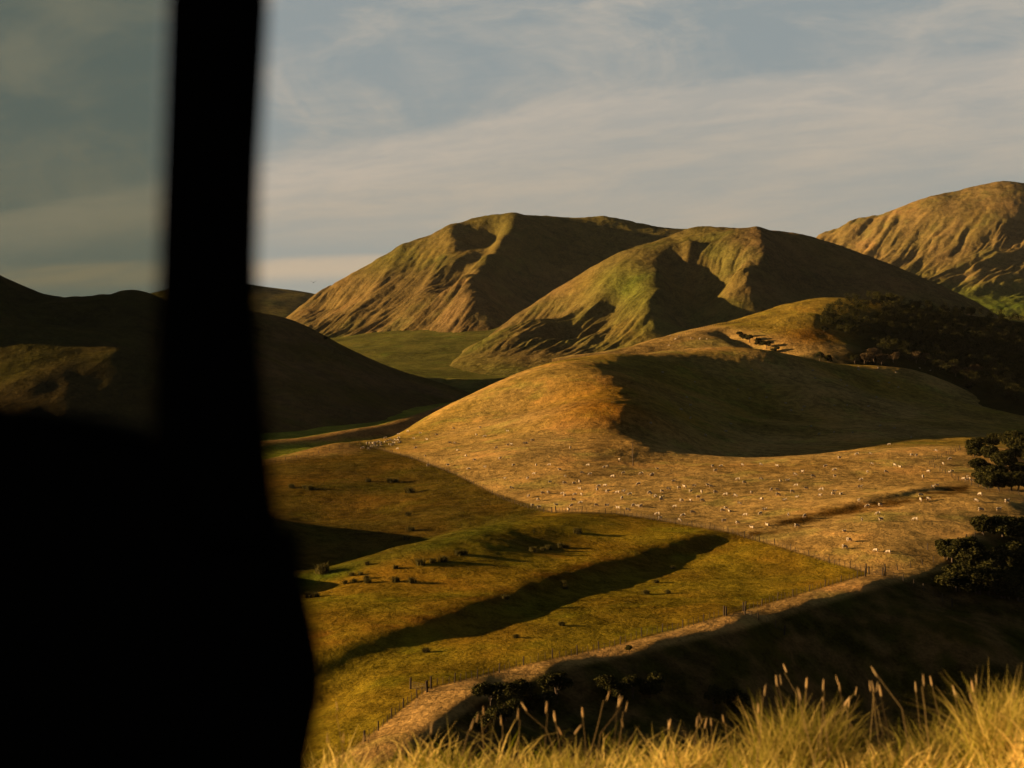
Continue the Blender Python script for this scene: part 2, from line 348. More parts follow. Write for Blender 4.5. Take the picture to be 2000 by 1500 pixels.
# ------------------------------------------------------------------ knoll and bush slope behind the sheep hill
G = line_d([(1060, 712, 900), (1160, 690, 960), (1270, 664, 1010), (1400, 632, 1060), (1500, 607, 1100), (1590, 583, 1130), (1680, 583, 1140), (1760, 596, 1150), (1900, 618, 1150), (2050, 640, 1150),
 (1280, 682, 950), (1340, 668, 965), (1400, 650, 975), (1440, 656, 965), (1500, 680, 930), (1590, 613, 1010), (1530, 640, 985), (1640, 640, 1000), (1600, 665, 950), (1700, 695, 930), (1700, 640, 1040), (1800, 670, 1020), (1900, 720, 960), (2000, 770, 900), (2050, 700, 1010), (1560, 700, 900),
 (1450, 633, 1040), (1520, 620, 1060)]) + [('z', *c) for c in [
 (1100, -60, 860), (1300, -50, 880), (1500, -52, 850), (1700, -52, 840), (1900, -62, 780), (2100, -70, 740), (1160, -55, 1100), (1400, -45, 1250), (1600, -30, 1350), (1800, -40, 1350), (2050, -50, 1350), (1000, -75, 1000), (2250, -40, 1100), (2250, -60, 850), (1300, -75, 1300), (1600, -75, 1500), (2000, -75, 1500)]]
hG = tps(G, 1e-4)
def hg(X, Y, PX): return hG(X, Y) + feat(X, Y, [(1400, 640, 1000), (1450, 655, 965), (1500, 676, 935), (1550, 698, 905)], -6, 12, 12, 3)[0] + 0.9 * fbm(X / 40, Y / 40, 4, 21)
def cg(X, Y, Z, PX, PY):
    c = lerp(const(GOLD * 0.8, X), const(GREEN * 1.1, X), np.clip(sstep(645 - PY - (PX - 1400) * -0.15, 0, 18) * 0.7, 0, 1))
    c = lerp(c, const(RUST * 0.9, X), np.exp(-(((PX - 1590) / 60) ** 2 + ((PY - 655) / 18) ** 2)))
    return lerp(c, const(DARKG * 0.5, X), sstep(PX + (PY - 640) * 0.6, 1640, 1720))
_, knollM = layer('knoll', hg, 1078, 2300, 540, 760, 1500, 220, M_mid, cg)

# ------------------------------------------------------------------ valley floor to the horizon
def hv(X, Y, PX):
    z = -81 + 0.5 * fbm(X / 120, Y / 120, 3, 31)
    edge = 1700 + 60 * fbm(X / 90, Y * 0, 3, 33)
    z = z + 7 * sstep(Y, edge, edge + 22) + 5 * sstep(Y + 0.4 * X, 2050, 2075) * sstep(X, -400, -200)
    z = z + 26 * sstep(Y, 2000, 2700) * (1 - sstep(Y, 6000, 12000))
    z = z + 0.11 * np.clip(X + 420, 0, 400) * sstep(Y, 1720, 2700) * (1 - sstep(Y, 2700, 3200)) + 1.5 * fbm(X / 70, Y / 70, 3, 35) * sstep(Y, 1700, 1900)
    # low embankment running from the foot of the sheep hill
    ptx = np.array([-190, -154, -127, -83, -61, -23, 20]) ; pty = np.array([790, 880, 900, 960, 1000, 1050, 1110]); ptz = np.array([3, 4.5, 5.5, 9, 14, 24, 34])
    cx = np.interp(Y, pty, ptx, left=-230); hz = np.interp(Y, pty, ptz, left=1, right=0)
    crest = X - cx
    z = z + hz * np.where(crest < 0, np.exp(-(crest / 26) ** 2), np.exp(-(crest / 22) ** 2)) * sstep(Y, 740, 800) * (1 - sstep(Y, 1060, 1150))
    return z
def cv_(X, Y, Z, PX, PY):
    c = lerp(const(BRIGHTG * 2.2, X), const(FARG * [1.0, 1.15, 1.0], X), sstep(Y, 1100, 1700))
    return lerp(c, const(DRY * 0.8, X), np.clip((Z + 79.0) / 2, 0, 1) * (Y < 1150) * sstep(X - np.interp(Y, [790, 880, 900, 960, 1000, 1050, 1110], [-190, -154, -127, -83, -61, -23, 20], left=-230), -9, -3))
_, valM = layer('valley_floor', hv, -2600, 4600, 900, 700, 14000, 420, M_mid, cv_)

# ------------------------------------------------------------------ shaded hill on the left of the valley
D = line_d([(480, 610, 1450), (530, 615, 1440), (590, 634, 1430), (650, 668, 1430), (740, 712, 1440), (830, 738, 1460),
 (500, 690, 1260), (600, 735, 1220), (700, 765, 1270), (500, 790, 1080), (650, 805, 1100), (400, 592, 1430), (400, 665, 1200), (390, 770, 1040), (330, 610, 1400), (420, 590, 1520)]) + [('z', *c) for c in [
 (500, -84, 985), (650, -84, 1040), (800, -84, 1200), (900, -84, 1350), (950, -86, 1500), (350, -60, 1100), (300, -84, 1000), (150, -84, 1200), (480, -20, 1650), (600, -60, 1650), (750, -86, 1650), (300, -40, 1650), (480, -86, 1900), (300, -86, 1900), (100, -70, 1500), (0, -84, 1600), (900, -90, 1750)]]
hD = tps(D, 1e-4)
def hd(X, Y, PX): return hD(X, Y) + 1.0 * fbm(X / 50, Y / 50, 4, 41)
_, dM = layer('valley_side_hill', hd, -100, 1000, 420, 940, 2000, 220, M_mid, lambda X, Y, Z, PX, PY: lerp(const(FARR * 0.7, X), const(DARKG, X), np.clip(0.5 + fbm(X / 70, Y / 70, 3, 4), 0, 1)))

# ------------------------------------------------------------------ big hill with eroded flank
A = line_d([(560, 640, 2880), (585, 624, 2900), (612, 577, 3030), (650, 553, 3040), (700, 526, 3050), (735, 508, 3050), (770, 488, 3050), (830, 461, 3060), (852, 458, 3060), (872, 449, 3060), (920, 430, 3060), (1000, 419, 3060), (1060, 424, 3080), (1150, 428, 3110), (1190, 425, 3120), (1260, 440, 3110), (1340, 448, 3080), (1420, 470, 3050),
 (1010, 430, 3010), (985, 475, 2870), (955, 510, 2770), (930, 535, 2690), (918, 560, 2610), (912, 600, 2500), (912, 643, 2410),
 (880, 480, 2930), (930, 475, 2930), (870, 520, 2830), (860, 560, 2730), (860, 620, 2540), (800, 510, 2930), (760, 560, 2830), (700, 580, 2880), (640, 600, 2930), (700, 640, 2680), (800, 620, 2600), (640, 630, 2790),
 (700, 670, 2530), (800, 680, 2420), (900, 672, 2350), (1000, 650, 2400),
 (1000, 500, 2860), (1000, 560, 2760), (1000, 620, 2600), (1100, 480, 2960), (1100, 540, 2850), (1200, 480, 2980), (1150, 600, 2700), (1300, 520, 2900)]) + [('z', *c) for c in [
 (600, -72, 2250), (800, -62, 2200), (1000, -58, 2200), (500, -60, 2600), (450, -72, 2900), (600, -20, 3100), (800, 80, 3300), (1000, 120, 3400), (1200, 120, 3450), (1400, 80, 3400), (700, -60, 3600), (1000, -40, 3900), (1300, -40, 3900), (1500, 60, 3000), (1600, -20, 3100), (1400, 0, 2700), (1300, -60, 2400)]]
hA = tps(A, 1e-4)
def gully(X, Y, ang, wl, asp, seed, amp):
    a = R(ang); s = X * math.cos(a) + Y * math.sin(a); t = -X * math.sin(a) + Y * math.cos(a)
    t = t + 18 * fbm(X / 160, Y / 160, 2, seed + 50)
    return -amp * (np.clip(ridged(t / wl, s / (wl * asp), 3, seed), -0.4, 2) - 0.5)
def ha(X, Y, PX):
    z = hA(X, Y); PY = HZ - z / Y * F
    m = (1 - sstep(PX, 890, 950)) * sstep(PY, 490, 580) * (1 - sstep(PY, 655, 680)) * sstep(PX, 560, 620) 
    z = z + feat(X, Y, [(1025, 415, 3060), (1008, 430, 3010), (985, 472, 2880), (930, 535, 2700), (915, 590, 2530), (910, 650, 2400)], 24, 62, 42, 16)[0]
    z = z + feat(X, Y, [(872, 449, 3060), (885, 490, 2920), (850, 550, 2780), (800, 625, 2600)], 22, 46, 32, 12)[0]
    z = z + feat(X, Y, [(790, 480, 3050), (770, 530, 2930), (720, 590, 2800), (660, 640, 2700)], 14, 36, 26, 9)[0]
    z = z + feat(X, Y, [(965, 435, 3010), (950, 490, 2860), (905, 540, 2740), (885, 600, 2600)], -34, 34, 44, 14)[0]
    z = z + feat(X, Y, [(740, 515, 3030), (660, 565, 2980), (610, 615, 2930)], -7, 30, 30, 4)[0]
    z = z + gully(X, Y, 52, 34, 7.5, 61, 5.2) * (m + 0.06) + 2.4 * fbm(X / 110, Y / 110, 4, 63) + 1.2 * fbm(X / 24, Y / 24, 3, 65)
    # slip gullies high on the face
    z = z + gully(X, Y, 60, 80, 4, 67, 7) * np.exp(-(((PX - 860) / 70) ** 2 + ((PY - 520) / 50) ** 2))
    return z
def ca(X, Y, Z, PX, PY):
    t = np.clip(sstep(PY, 500, 560) * 0.65 + 0.35 * np.exp(-((PX - 880) / 60) ** 2) + 0.3 * fbm(X / 150, Y / 150, 3, 66), 0, 1)
    c = lerp(const(FARG, X), const(FARR, X), t)
    return lerp(c, const(FARG * [0.95, 1.35, 0.9], X), sstep(PY, 645, 668))
layer('hill', ha, 380, 1700, 760, 2150, 3900, 420, M_far, ca)

# ------------------------------------------------------------------ second hill, spurs in the middle of the view
B = line_d([(900, 690, 2150), (960, 650, 2270), (1000, 618, 2300), (1100, 556, 2320), (1180, 508, 2320), (1220, 488, 2310), (1260, 477, 2300), (1330, 470, 2300), (1360, 443, 2370), (1395, 444, 2370), (1430, 446, 2340), (1480, 452, 2320), (1560, 459, 2310), (1660, 491, 2300), (1760, 525, 2290), (1850, 563, 2280), (1910, 592, 2270),
 # left flank, contours receding to the left
 (1100, 600, 2200), (1100, 650, 2060), (1160, 560, 2200), (1160, 610, 2090), (1160, 660, 1960), (1020, 650, 2160), (1220, 530, 2190), (1215, 580, 2110), (1210, 630, 2000),
 # broad tongue and the divide below it
 (1290, 510, 2210), (1285, 545, 2130), (1302, 578, 2060), (1268, 600, 2000), (1262, 650, 1910), (1240, 690, 1850),
 # dark basin right of the divide
 (1315, 520, 2215), (1335, 570, 2160), (1340, 610, 2090), (1340, 650, 2000), (1390, 600, 2110),
 # broad right spur
 (1400, 490, 2220), (1450, 500, 2180), (1440, 550, 2090), (1432, 585, 2030), (1480, 480, 2220), (1495, 520, 2140), (1480, 570, 2060), (1450, 600, 2010),
 # right shaded face
 (1560, 520, 2210), (1560, 580, 2110), (1660, 540, 2200), (1660, 600, 2080), (1760, 580, 2150), (1540, 620, 2000),
 (1060, 620, 2080), (1060, 670, 1960), (1000, 690, 1940)]) + [('z', *c) for c in [
 (900, -76, 1850), (1000, -72, 1800), (1150, -70, 1780), (1300, -66, 1780), (1450, -60, 1800), (1650, -50, 1850), (1850, -40, 1950), (2000, -30, 2200), (2050, -50, 2350), (880, -74, 2150), (1000, -60, 2450), (1150, -20, 2500), (1300, 60, 2550), (1430, 80, 2550), (1600, 60, 2550), (1800, 0, 2550), (1950, -40, 2500), (1100, -70, 2750), (1400, -40, 2800), (1700, -60, 2800), (1950, -70, 2700)]]
hB = tps(B, 1e-4)
def hb(X, Y, PX):
    z = hB(X, Y); PY = HZ - z / Y * F
    m = (1 - sstep(PX, 1230, 1300)) * sstep(PY, 560, 620) * (1 - sstep(PY, 672, 700))
    z = z + feat(X, Y, [(1232, 510, 2230), (1180, 560, 2170), (1150, 595, 2100), (1128, 645, 2010)], 9, 40, 16, 4)[0]
    z = z + feat(X, Y, [(1325, 470, 2290), (1290, 520, 2190), (1300, 576, 2065), (1266, 605, 1990), (1262, 655, 1900)], 15, 60, 26, 10)[0]
    z = z + feat(X, Y, [(1350, 465, 2270), (1338, 510, 2180), (1330, 548, 2115)], 12, 14, 14, 5)[0]
    z = z + feat(X, Y, [(1480, 452, 2320), (1500, 510, 2170), (1470, 570, 2080), (1440, 600, 2030)], 16, 40, 32, 10)[0]
    z = z + feat(X, Y, [(1215, 560, 2140), (1190, 600, 2090), (1165, 650, 1990)], -19, 20, 34, 9)[0]
    z = z + feat(X, Y, [(1310, 490, 2250), (1322, 560, 2170), (1345, 640, 2040)], -16, 20, 36, 8)[0]
    m3 = np.exp(-(((PX - 1420) / 70) ** 2 + ((PY - 530) / 55) ** 2))
    z = z + gully(X, Y, 50, 32, 7, 71, 4.2) * (m + 0.05) + gully(X, Y, 65, 30, 3.5, 75, 4.0) * m3 + 1.6 * fbm(X / 90, Y / 90, 4, 73) + 0.9 * fbm(X / 20, Y / 20, 3, 75)
    return z
def cb(X, Y, Z, PX, PY):
    t = np.clip(0.35 * sstep(PY, 600, 560) + 0.5 * np.exp(-((PX - 1060) / 110) ** 2) * sstep(PY, 510, 600) + 0.45 * sstep(PX, 1380, 1520) + 0.35 * fbm(X / 100, Y / 100, 3, 76), 0, 1)
    c = lerp(const(FARG * 1.05, X), const(FARR * 0.95, X), t)
    return lerp(c, const(FARG * [1.0, 1.3, 0.9], X), np.exp(-(((PX - 1230) / 60) ** 2 + ((PY - 560) / 40) ** 2)))
layer('hill', hb, 820, 2120, 800, 1750, 2850, 380, M_far, cb)

# ------------------------------------------------------------------ far hill at the right edge
C = line_d([(1500, 520, 3700), (1590, 465, 3740), (1680, 426, 3720), (1722, 420, 3700), (1780, 400, 3680), (1830, 382, 3670), (1862, 384, 3660), (1900, 371, 3650), (1970, 357, 3640), (2000, 361, 3630), (2080, 378, 3620), (2200, 410, 3600),
 (1620, 490, 3620), (1700, 500, 3500), (1800, 480, 3470), (1800, 540, 3280), (1900, 450, 3450), (1900, 520, 3250), (1900, 575, 3050), (2000, 430, 3480), (2000, 500, 3300), (2000, 560, 3080), (1950, 470, 3400), (2100, 480, 3380), (2100, 560, 3100), (1700, 560, 3150)]) + [('z', *c) for c in [
 (1500, -40, 3100), (1700, -40, 2950), (1900, 0, 2900), (2100, 0, 2900), (2300, 60, 3300), (1500, -20, 3800), (1700, 120, 4000), (2000, 180, 4200), (2200, 150, 4100), (1400, -60, 3500), (1700, -60, 4600), (2100, -60, 4700)]]
C = [(c[0], c[1], c[2] * (1.25 if c[0] == 'z' and c[2] > 0 else 1), c[3] * 1.25) for c in C]
hC = tps(C, 1e-4)
def hc(X, Y, PX):
    z = hC(X, Y); PY = HZ - z / Y * F
    m = sstep(PY, 410, 450) * (1 - sstep(PY, 560, 585))
    return z + (gully(X, Y, 44, 52, 8, 81, 7.0) + gully(X, Y, 50, 120, 5, 87, 9.0)) * (0.15 + 0.85 * m) + 3.5 * fbm(X / 170, Y / 170, 4, 83) + 1.5 * fbm(X / 30, Y / 30, 3, 85)
layer('hill', hc, 1380, 2320, 520, 3560, 5850, 320, M_far, lambda X, Y, Z, PX, PY: lerp(lerp(const(FARG * 1.25, X), const(FARR * 1.35, X), np.clip(0.6 - sstep(PY, 480, 570) * 0.5 + 0.4 * fbm(X / 130, Y / 130, 3, 86), 0, 1)), const(FARG * [1.1, 1.6, 0.9], X), sstep(PY, 540, 590)))

# ------------------------------------------------------------------ low hills beyond the left
E = line_d([(430, 548, 3900), (480, 556, 3900), (530, 569, 3900), (560, 566, 3920), (600, 572, 3930), (625, 577, 3900), (480, 610, 3500), (580, 625, 3450), (350, 560, 3850), (300, 574, 3800)]) + [('z', *c) for c in [
 (300, -70, 3200), (500, -70, 3200), (650, -70, 3250), (720, 20, 3900), (480, 0, 4500), (650, 0, 4500), (300, 0, 4400), (200, 20, 3800), (750, -60, 3400)]]
hE = tps(E, 1e-4)
layer('distant_hill', lambda X, Y, PX: hE(X, Y) + 4 * fbm(X / 200, Y / 200, 3, 91), 180, 760, 200, 3200, 4500, 90, M_far, lambda X, Y, Z, PX, PY: const(FARG * 0.9, X))
L = line_d([(-60, 515, 2600), (0, 545, 2600), (70, 581, 2600), (120, 583, 2620), (165, 585, 2620), (190, 577, 2450), (215, 571, 2400), (260, 566, 2380), (300, 575, 2400), (340, 592, 2420), (400, 640, 2450),
 (0, 610, 2300), (100, 600, 2350), (260, 625, 2150), (0, 640, 2050), (150, 650, 1950), (300, 640, 1950), (0, 690, 1700), (150, 680, 1700), (300, 690, 1700), (-200, 600, 2300)]) + [('z', *c) for c in [
 (0, -78, 1400), (200, -80, 1450), (400, -84, 1500), (-300, -78, 1400), (-300, 60, 2600), (480, -80, 2200), (450, -80, 1800), (500, -80, 2600), (0, -20, 3000), (200, -40, 3000), (400, -70, 2900), (-300, 0, 3000)]]
L = [(c[0], c[1], c[2], c[3] * 0.62) for c in L] + [('z', -330, 80, 1130), ('z', -330, -60, 1020), ('z', -250, 85, 1430), ('z', -250, 60, 1260), ('z', -140, 48, 1350), ('z', -450, 60, 1400), ('z', 0, 12, 1350), ('z', 60, -20, 1300)]  # unseen rise left of the view, added to shade the hills and valley floor
hL = tps(L, 1e-4)
layer('left_hill', lambda X, Y, PX: hL(X, Y) + 6 * fbm(X / 130, Y / 130, 4, 95), -340, 520, 300, 860, 1900, 180, M_far, lambda X, Y, Z, PX, PY: lerp(const(FARR * 0.9, X), const(FARG, X), np.clip(0.5 + fbm(X / 150, Y / 150, 3, 97), 0, 1)))

# ------------------------------------------------------------------ bank under the camera, falling away to the gully
def hbk(X, Y, PX):
    z = np.interp(Y, [0.3, 3, 4.5, 6.0, 7.5, 9, 20, 60, 170], [-1.45, -1.5, -1.62, -1.95, -2.7, -3.8, -10, -36, -98])
    side = np.interp(X / np.maximum(Y, 0.5), [-0.8, -0.15, -0.02, 0.1, 0.2, 0.27, 0.33, 0.40, 0.8], [-0.14, -0.035, -0.01, 0.0, 0.03, 0.03, 0.05, 0.15, 0.3])
    return z + side * sstep(Y, 1.0, 4.0) * (1 + 0.03 * Y) + 0.03 * fbm(X / 0.8, Y / 0.8, 3, 101) * sstep(Y, 0.5, 2)
bank, bankM = layer('bank', hbk, -2600, 4600, 420, 0.4, 170, 240, M_near, lambda X, Y, Z, PX, PY: lerp(const(DRY * 0.55, X), const(GREEN * 0.6, X), np.clip(0.5 + fbm(X, Y, 3, 9), 0, 1)))

ORD = ['first', 'second', 'third', 'fourth', 'fifth', 'sixth', 'seventh', 'eighth', 'ninth', 'tenth', 'eleventh', 'twelfth', 'thirteenth', 'fourteenth', 'fifteenth', 'sixteenth', 'seventeenth', 'eighteenth', 'nineteenth', 'twentieth']
ORD += ['twenty-' + w for w in ORD[:9]] + ['thirtieth'] + ['thirty-' + w for w in ORD[:9]] + ['fortieth']
BANDS = {}
def banded(o, px, noun, phrase, cat, group): BANDS.setdefault((noun, phrase, cat, group), []).append((px, o))
def settle_bands():
    for (noun, phrase, cat, group), lst in BANDS.items():
        lst.sort(key=lambda t: t[0])
        for i, (px, o) in enumerate(lst): retag(o, '%s %s from the left %s' % (ORD[min(i, len(ORD) - 1)], noun, phrase), cat, group)
BV = [BVHTree.FromPolygons(V.tolist(), Fc.tolist()) for V, Fc in (nearM, knollM, valM, dM)]
def hit(px, py, only=None):
    d = Vector(((px - 1000) / F, 1, -(py - HZ) / F)).normalized(); best = None
    for i, b in enumerate(BV):
        if only is not None and i != only: continue
        r = b.ray_cast(Vector((0, 0, 0)), d)
        if r[0] is not None and (best is None or r[3] < best[3]): best = r
    return best[0] if best else None
def gz(x, y):
    best = None
    for b in BV:
        r = b.ray_cast(Vector((x, y, 500)), Vector((0, 0, -1)))
        if r[0] is not None and (best is None or r[0].z > best): best = r[0].z
    return best if best is not None else -80
def place_top(px, py, H, d0, d1):
    """ground point where something H metres tall has its top in direction (px,py)"""
    bd, be = None, 1e9
    for d in np.linspace(d0, d1, 80):
        x = (px - 1000) / F * d; e = abs(gz(x, d) + H + (py - HZ) / F * d)
        if e < be: be, bd = e, d
    x = (px - 1000) / F * bd
    return Vector((x, bd, gz(x, bd) - 0.1))

def copy_tree(o, parent=None):
    c = o.copy(); link(c); c.parent = parent
    for ch in list(o.children): copy_tree(ch, c)
    return c
def retag(o, label=None, cat=None, group=None):
    if label: o['label'] = label
    if cat: o['category'] = cat
    if group: o['group'] = group
    elif 'group' in o: del o['group']
    return o

M_post = simple('weathered_timber', (0.05, 0.038, 0.028), var=0.4, vscale=14)
M_wire = simple('fence_wire', (0.10, 0.09, 0.08), rough=0.6, metal=0.6)
M_fleece = simple('fleece', (0.36, 0.30, 0.23), var=0.15, vscale=12)
M_face = simple('sheep_skin', (0.30, 0.22, 0.16), var=0.2)
M_bark = simple('bark', (0.10, 0.075, 0.055), var=0.45, vscale=5)
M_black = simple('matt_black_paint', (0.0035, 0.0032, 0.003), rough=0.95, spec=0.0, var=0.1)
M_feather = simple('dark_feather', (0.03, 0.028, 0.03), var=0.2)

def leaf_mat(name, c1, c2, trans):
    m, q, o = mat_new(name); a = q.n('ShaderNodeVertexColor'); a.layer_name = 'leaf'
    oi = q.n('ShaderNodeObjectInfo'); c = q.mix(a.outputs[0], (*c1, 1), (*c2, 1))
    f = q.m('ADD', 0.75, q.m('MULTIPLY', oi.outputs['Random'], 0.5)); c = q.mix(1.0, c, q.vec(f, f, f), 'MULTIPLY')
    d = q.n('ShaderNodeBsdfDiffuse'); t = q.n('ShaderNodeBsdfTranslucent'); mx = q.n('ShaderNodeMixShader')
    q.l(c, d.inputs[0]); q.l(c, t.inputs[0]); mx.inputs[0].default_value = trans
    q.l(d.outputs[0], mx.inputs[1]); q.l(t.outputs[0], mx.inputs[2]); q.l(mx.outputs[0], o.inputs[0]); return m
M_leaf = leaf_mat('bush_foliage', (0.008, 0.010, 0.004), (0.060, 0.056, 0.017), 0.10)
M_leaf_red = leaf_mat('dry_bush_foliage', (0.040, 0.028, 0.015), (0.10, 0.070, 0.036), 0.2)
M_rush = leaf_mat('rush_foliage', (0.045, 0.040, 0.012), (0.10, 0.085, 0.025), 0.2)
M_grass = leaf_mat('grass_blades', (0.19, 0.19, 0.012), (0.82, 0.60, 0.19), 0.5)
M_seed = leaf_mat('seed_heads', (0.25, 0.18, 0.08), (0.62, 0.46, 0.24), 0.4)

rg = np.random.RandomState(11)
def leaves(blobs, n, size, rs):
    """small leaf quads scattered through a crown made of uneven clumps; returns verts, faces, shade attr"""
    vol = np.array([b[3] ** 2 for b in blobs]); idx = rs.choice(len(blobs), n, p=vol / vol.sum())
    B = np.array([b[:4] for b in blobs])[idx]; sq = np.array([b[4] for b in blobs])[idx]
    d = rs.normal(size=(n, 3)); d /= np.linalg.norm(d, axis=1)[:, None]
    r = B[:, 3] * (0.62 + 0.42 * rs.rand(n) ** 0.7) * (1 + 0.18 * np.sin(d[:, 0] * 7 + d[:, 1] * 5))
    c = B[:, :3] + d * r[:, None] * np.stack([np.ones(n), np.ones(n), sq], 1)
    nrm = d + rs.normal(size=(n, 3)) * 0.7; nrm /= np.linalg.norm(nrm, axis=1)[:, None]
    a = np.cross(nrm, rs.normal(size=(n, 3))); a /= np.linalg.norm(a, axis=1)[:, None]; b = np.cross(nrm, a)
    s = size * (0.6 + 0.8 * rs.rand(n))[:, None]
    V = np.stack([c - a * s, c - b * s * 0.55, c + a * s, c + b * s * 0.55], 1).reshape(-1, 3)
    Fc = np.arange(n * 4).reshape(n, 4); sh = np.repeat(rs.rand(n), 4)
    return V, Fc, np.stack([sh, sh, sh, np.ones_like(sh)], 1)
def tube(bm, pts, rad, seg=6):
    rings = []
    for i, (p, r) in enumerate(zip(pts, rad)):
        t = (Vector(pts[min(i + 1, len(pts) - 1)]) - Vector(pts[max(i - 1, 0)])).normalized()
        u = t.orthogonal().normalized(); v = t.cross(u)
        rings.append([bm.verts.new(Vector(p) + (u * math.cos(a) + v * math.sin(a)) * r) for a in [2 * math.pi * k / seg for k in range(seg)]])
    for A_, B_ in zip(rings[:-1], rings[1:]):
        for k in range(seg): bm.faces.new((A_[k], A_[(k + 1) % seg], B_[(k + 1) % seg], B_[k]))
    bm.faces.new(rings[-1]); bm.faces.new(rings[0][::-1])
def make_tree(H, spread, nblob, nleaf, seed, mat, name='tree', squash=0.9, lsize=0.24):
    rs = np.random.RandomState(seed); root = empty(name)
    blobs = []
    for i in range(nblob):
        a = rs.rand() * 6.28; q = rs.rand() ** 0.6 * spread * 0.72; r = spread * (0.26 + 0.22 * rs.rand())
        z = (H - r * squash) * (1 - 0.35 * (q / spread) ** 2) * (0.30 + 0.70 * rs.rand() ** 0.6)
        blobs.append((q * math.cos(a), q * math.sin(a), max(z, r * 0.5), r, squash))
    V, Fc, C = leaves(blobs, nleaf, lsize, rs)
    np_mesh('crown', V, Fc, mat, root, smooth=False, attrs={'leaf': C})
    bm = bmesh.new(); top = H * 0.55; wob = rs.normal(size=2) * 0.2
    tube(bm, [(0, 0, -0.4), (wob[0], wob[1], top * 0.5), (wob[1], wob[0], top)], [H * 0.035, H * 0.026, H * 0.014], 7)
    for b in blobs[:7]:
        z0 = top * (0.4 + 0.5 * rs.rand()); tube(bm, [(0, 0, z0), (b[0] * 0.5, b[1] * 0.5, (z0 + b[2]) / 2 + 0.2), b[:3]], [H * 0.014, H * 0.010, H * 0.004], 5)
    bm_obj('trunk', bm, M_bark, root, True)
    return root

# right hand clumps of kanuka scrub: (px, py of top, height m)
protos = [make_tree(6.5, 2.9, 20, 8000, 50 + i, M_leaf, 'bushy_tree') for i in range(4)]
reds = [make_tree(5.5, 2.6, 11, 1500, 70 + i, M_leaf_red, 'bushy_tree', lsize=0.22) for i in range(2)]
smalls = [make_tree(5.0, 2.2, 9, 2200, 80 + i, M_leaf, 'bushy_tree', lsize=0.2) for i in range(2)]
used = set()
def put(src, loc, sc, rz, label, cat='tree', group=None, wide=1.0):
    o = src if src.name not in used else copy_tree(src)
    if src.name not in used: used.add(src.name)
    o.location = loc; o.rotation_euler = (0, 0, rz); o.scale = (sc * wide, sc * wide, sc)
    retag(o, label, cat, group); return o
TR = [ # px, top py, H, d0, d1, src list, label, group
 (1975, 824, 7.5, 440, 560, protos, 'tallest bushy tree at the back of the upper right clump', None),
 (1938, 842, 6.5, 440, 560, protos, 'rounded dark tree second from the back in the upper right clump', None),
 (1904, 862, 5.5, 430, 540, protos, 'small dark tree at the left tip of the upper right clump, beside the fence end', None),
 (2008, 846, 7.0, 430, 540, protos, 'dark tree cut by the right frame edge in the upper right clump', None),
 (1962, 876, 6.5, 420, 520, protos, 'broad dark tree in the middle of the upper right clump', None),
 (1920, 908, 5.0, 410, 500, protos, 'low sunlit tree at the front left foot of the upper right clump', None),
 (1950, 922, 5.0, 410, 500, protos, 'low sunlit tree at the front middle of the upper right clump', None),
 (1988, 918, 6.0, 410, 500, protos, 'dark tree at the front right of the upper right clump, by the wire fence', None),
 (1995, 1034, 6.5, 340, 410, protos, 'tree at the back right of the lower right clump', None),
 (1958, 1042, 6.0, 340, 410, protos, 'tree with a flat top at the back of the lower right clump', None),
 (1920, 1054, 5.0, 340, 400, protos, 'small tree at the back left of the lower right clump, by the fence corner', None),
 (1980, 1082, 6.5, 320, 390, protos, 'dark tree in the shaded middle of the lower right clump', None),
 (1895, 1098, 5.0, 320, 390, protos, 'tree in the middle of the lower right clump above the gully', None),
 (1852, 1108, 5.2, 315, 380, protos, 'sunlit dome shaped tree at the left tip of the lower right clump', None),
 (1930, 1118, 6.0, 310, 380, protos, 'broad shaded tree at the centre front of the lower right clump', None),
 (1875, 1142, 4.2, 305, 360, protos, 'small tree with a lit crown standing in the gully shade', None),
 (1912, 1156, 4.0, 300, 360, protos, 'small round tree lowest in the lower right clump', None),
 (1990, 1140, 6.0, 300, 370, protos, 'dark tree low on the right edge above the black gully', None),
 (1962, 1170, 5.0, 300, 360, protos, 'shaded tree at the foot of the lower right clump', None),
 (958, 1327, 4.5, 185, 235, smalls, 'leftmost bush rising from the shaded gully under the track', None),
 (988, 1350, 4.2, 185, 230, smalls, 'bush with a lit top in front of the leftmost gully bush', None),
 (1005, 1322, 4.5, 190, 235, smalls, 'spreading bush just right of the leftmost gully bush', None),
 (1035, 1332, 4.2, 190, 235, smalls, 'low bush between the spreading bush and the tall gully bush', None),
 (1088, 1306, 5.2, 195, 240, smalls, 'tall bush with a lit crown in the gully below the track', None),
 (950, 1372, 4.0, 180, 225, smalls, 'bush at the lower left mouth of the gully', None),
 (1062, 1345, 4.0, 185, 235, smalls, 'small dark bush below the tall gully bush', None),
 (1200, 1308, 5.0, 200, 250, smalls, 'round bush standing alone in the middle of the gully', None),
 (1238, 1312, 4.2, 200, 250, smalls, 'small bush just right of the lone round gully bush', None),
 (1270, 1308, 4.4, 200, 250, smalls, 'right hand bush of the three in the middle of the gully', None),
 (1392, 1338, 4.2, 205, 260, smalls, 'low bush at the left of the pair above the seed heads', None),
 (1438, 1334, 4.6, 205, 260, smalls, 'low wide bush at the right of the pair above the seed heads', None),
 (1230, 1256, 1.6, 225, 262, smalls, 'small twiggy bush on the edge of the dry track', None)]
for i, (px, py, H, d0, d1, src, lab, grp) in enumerate(TR):
    s_ = src[i % len(src)]; base = {id(protos): 6.5, id(smalls): 5.0, id(reds): 5.5}[id(src)]
    put(s_, place_top(px, py, H, d0, d1), H / base, i * 1.7, lab, 'tree', grp, 1.4 if src is protos else 1.25)
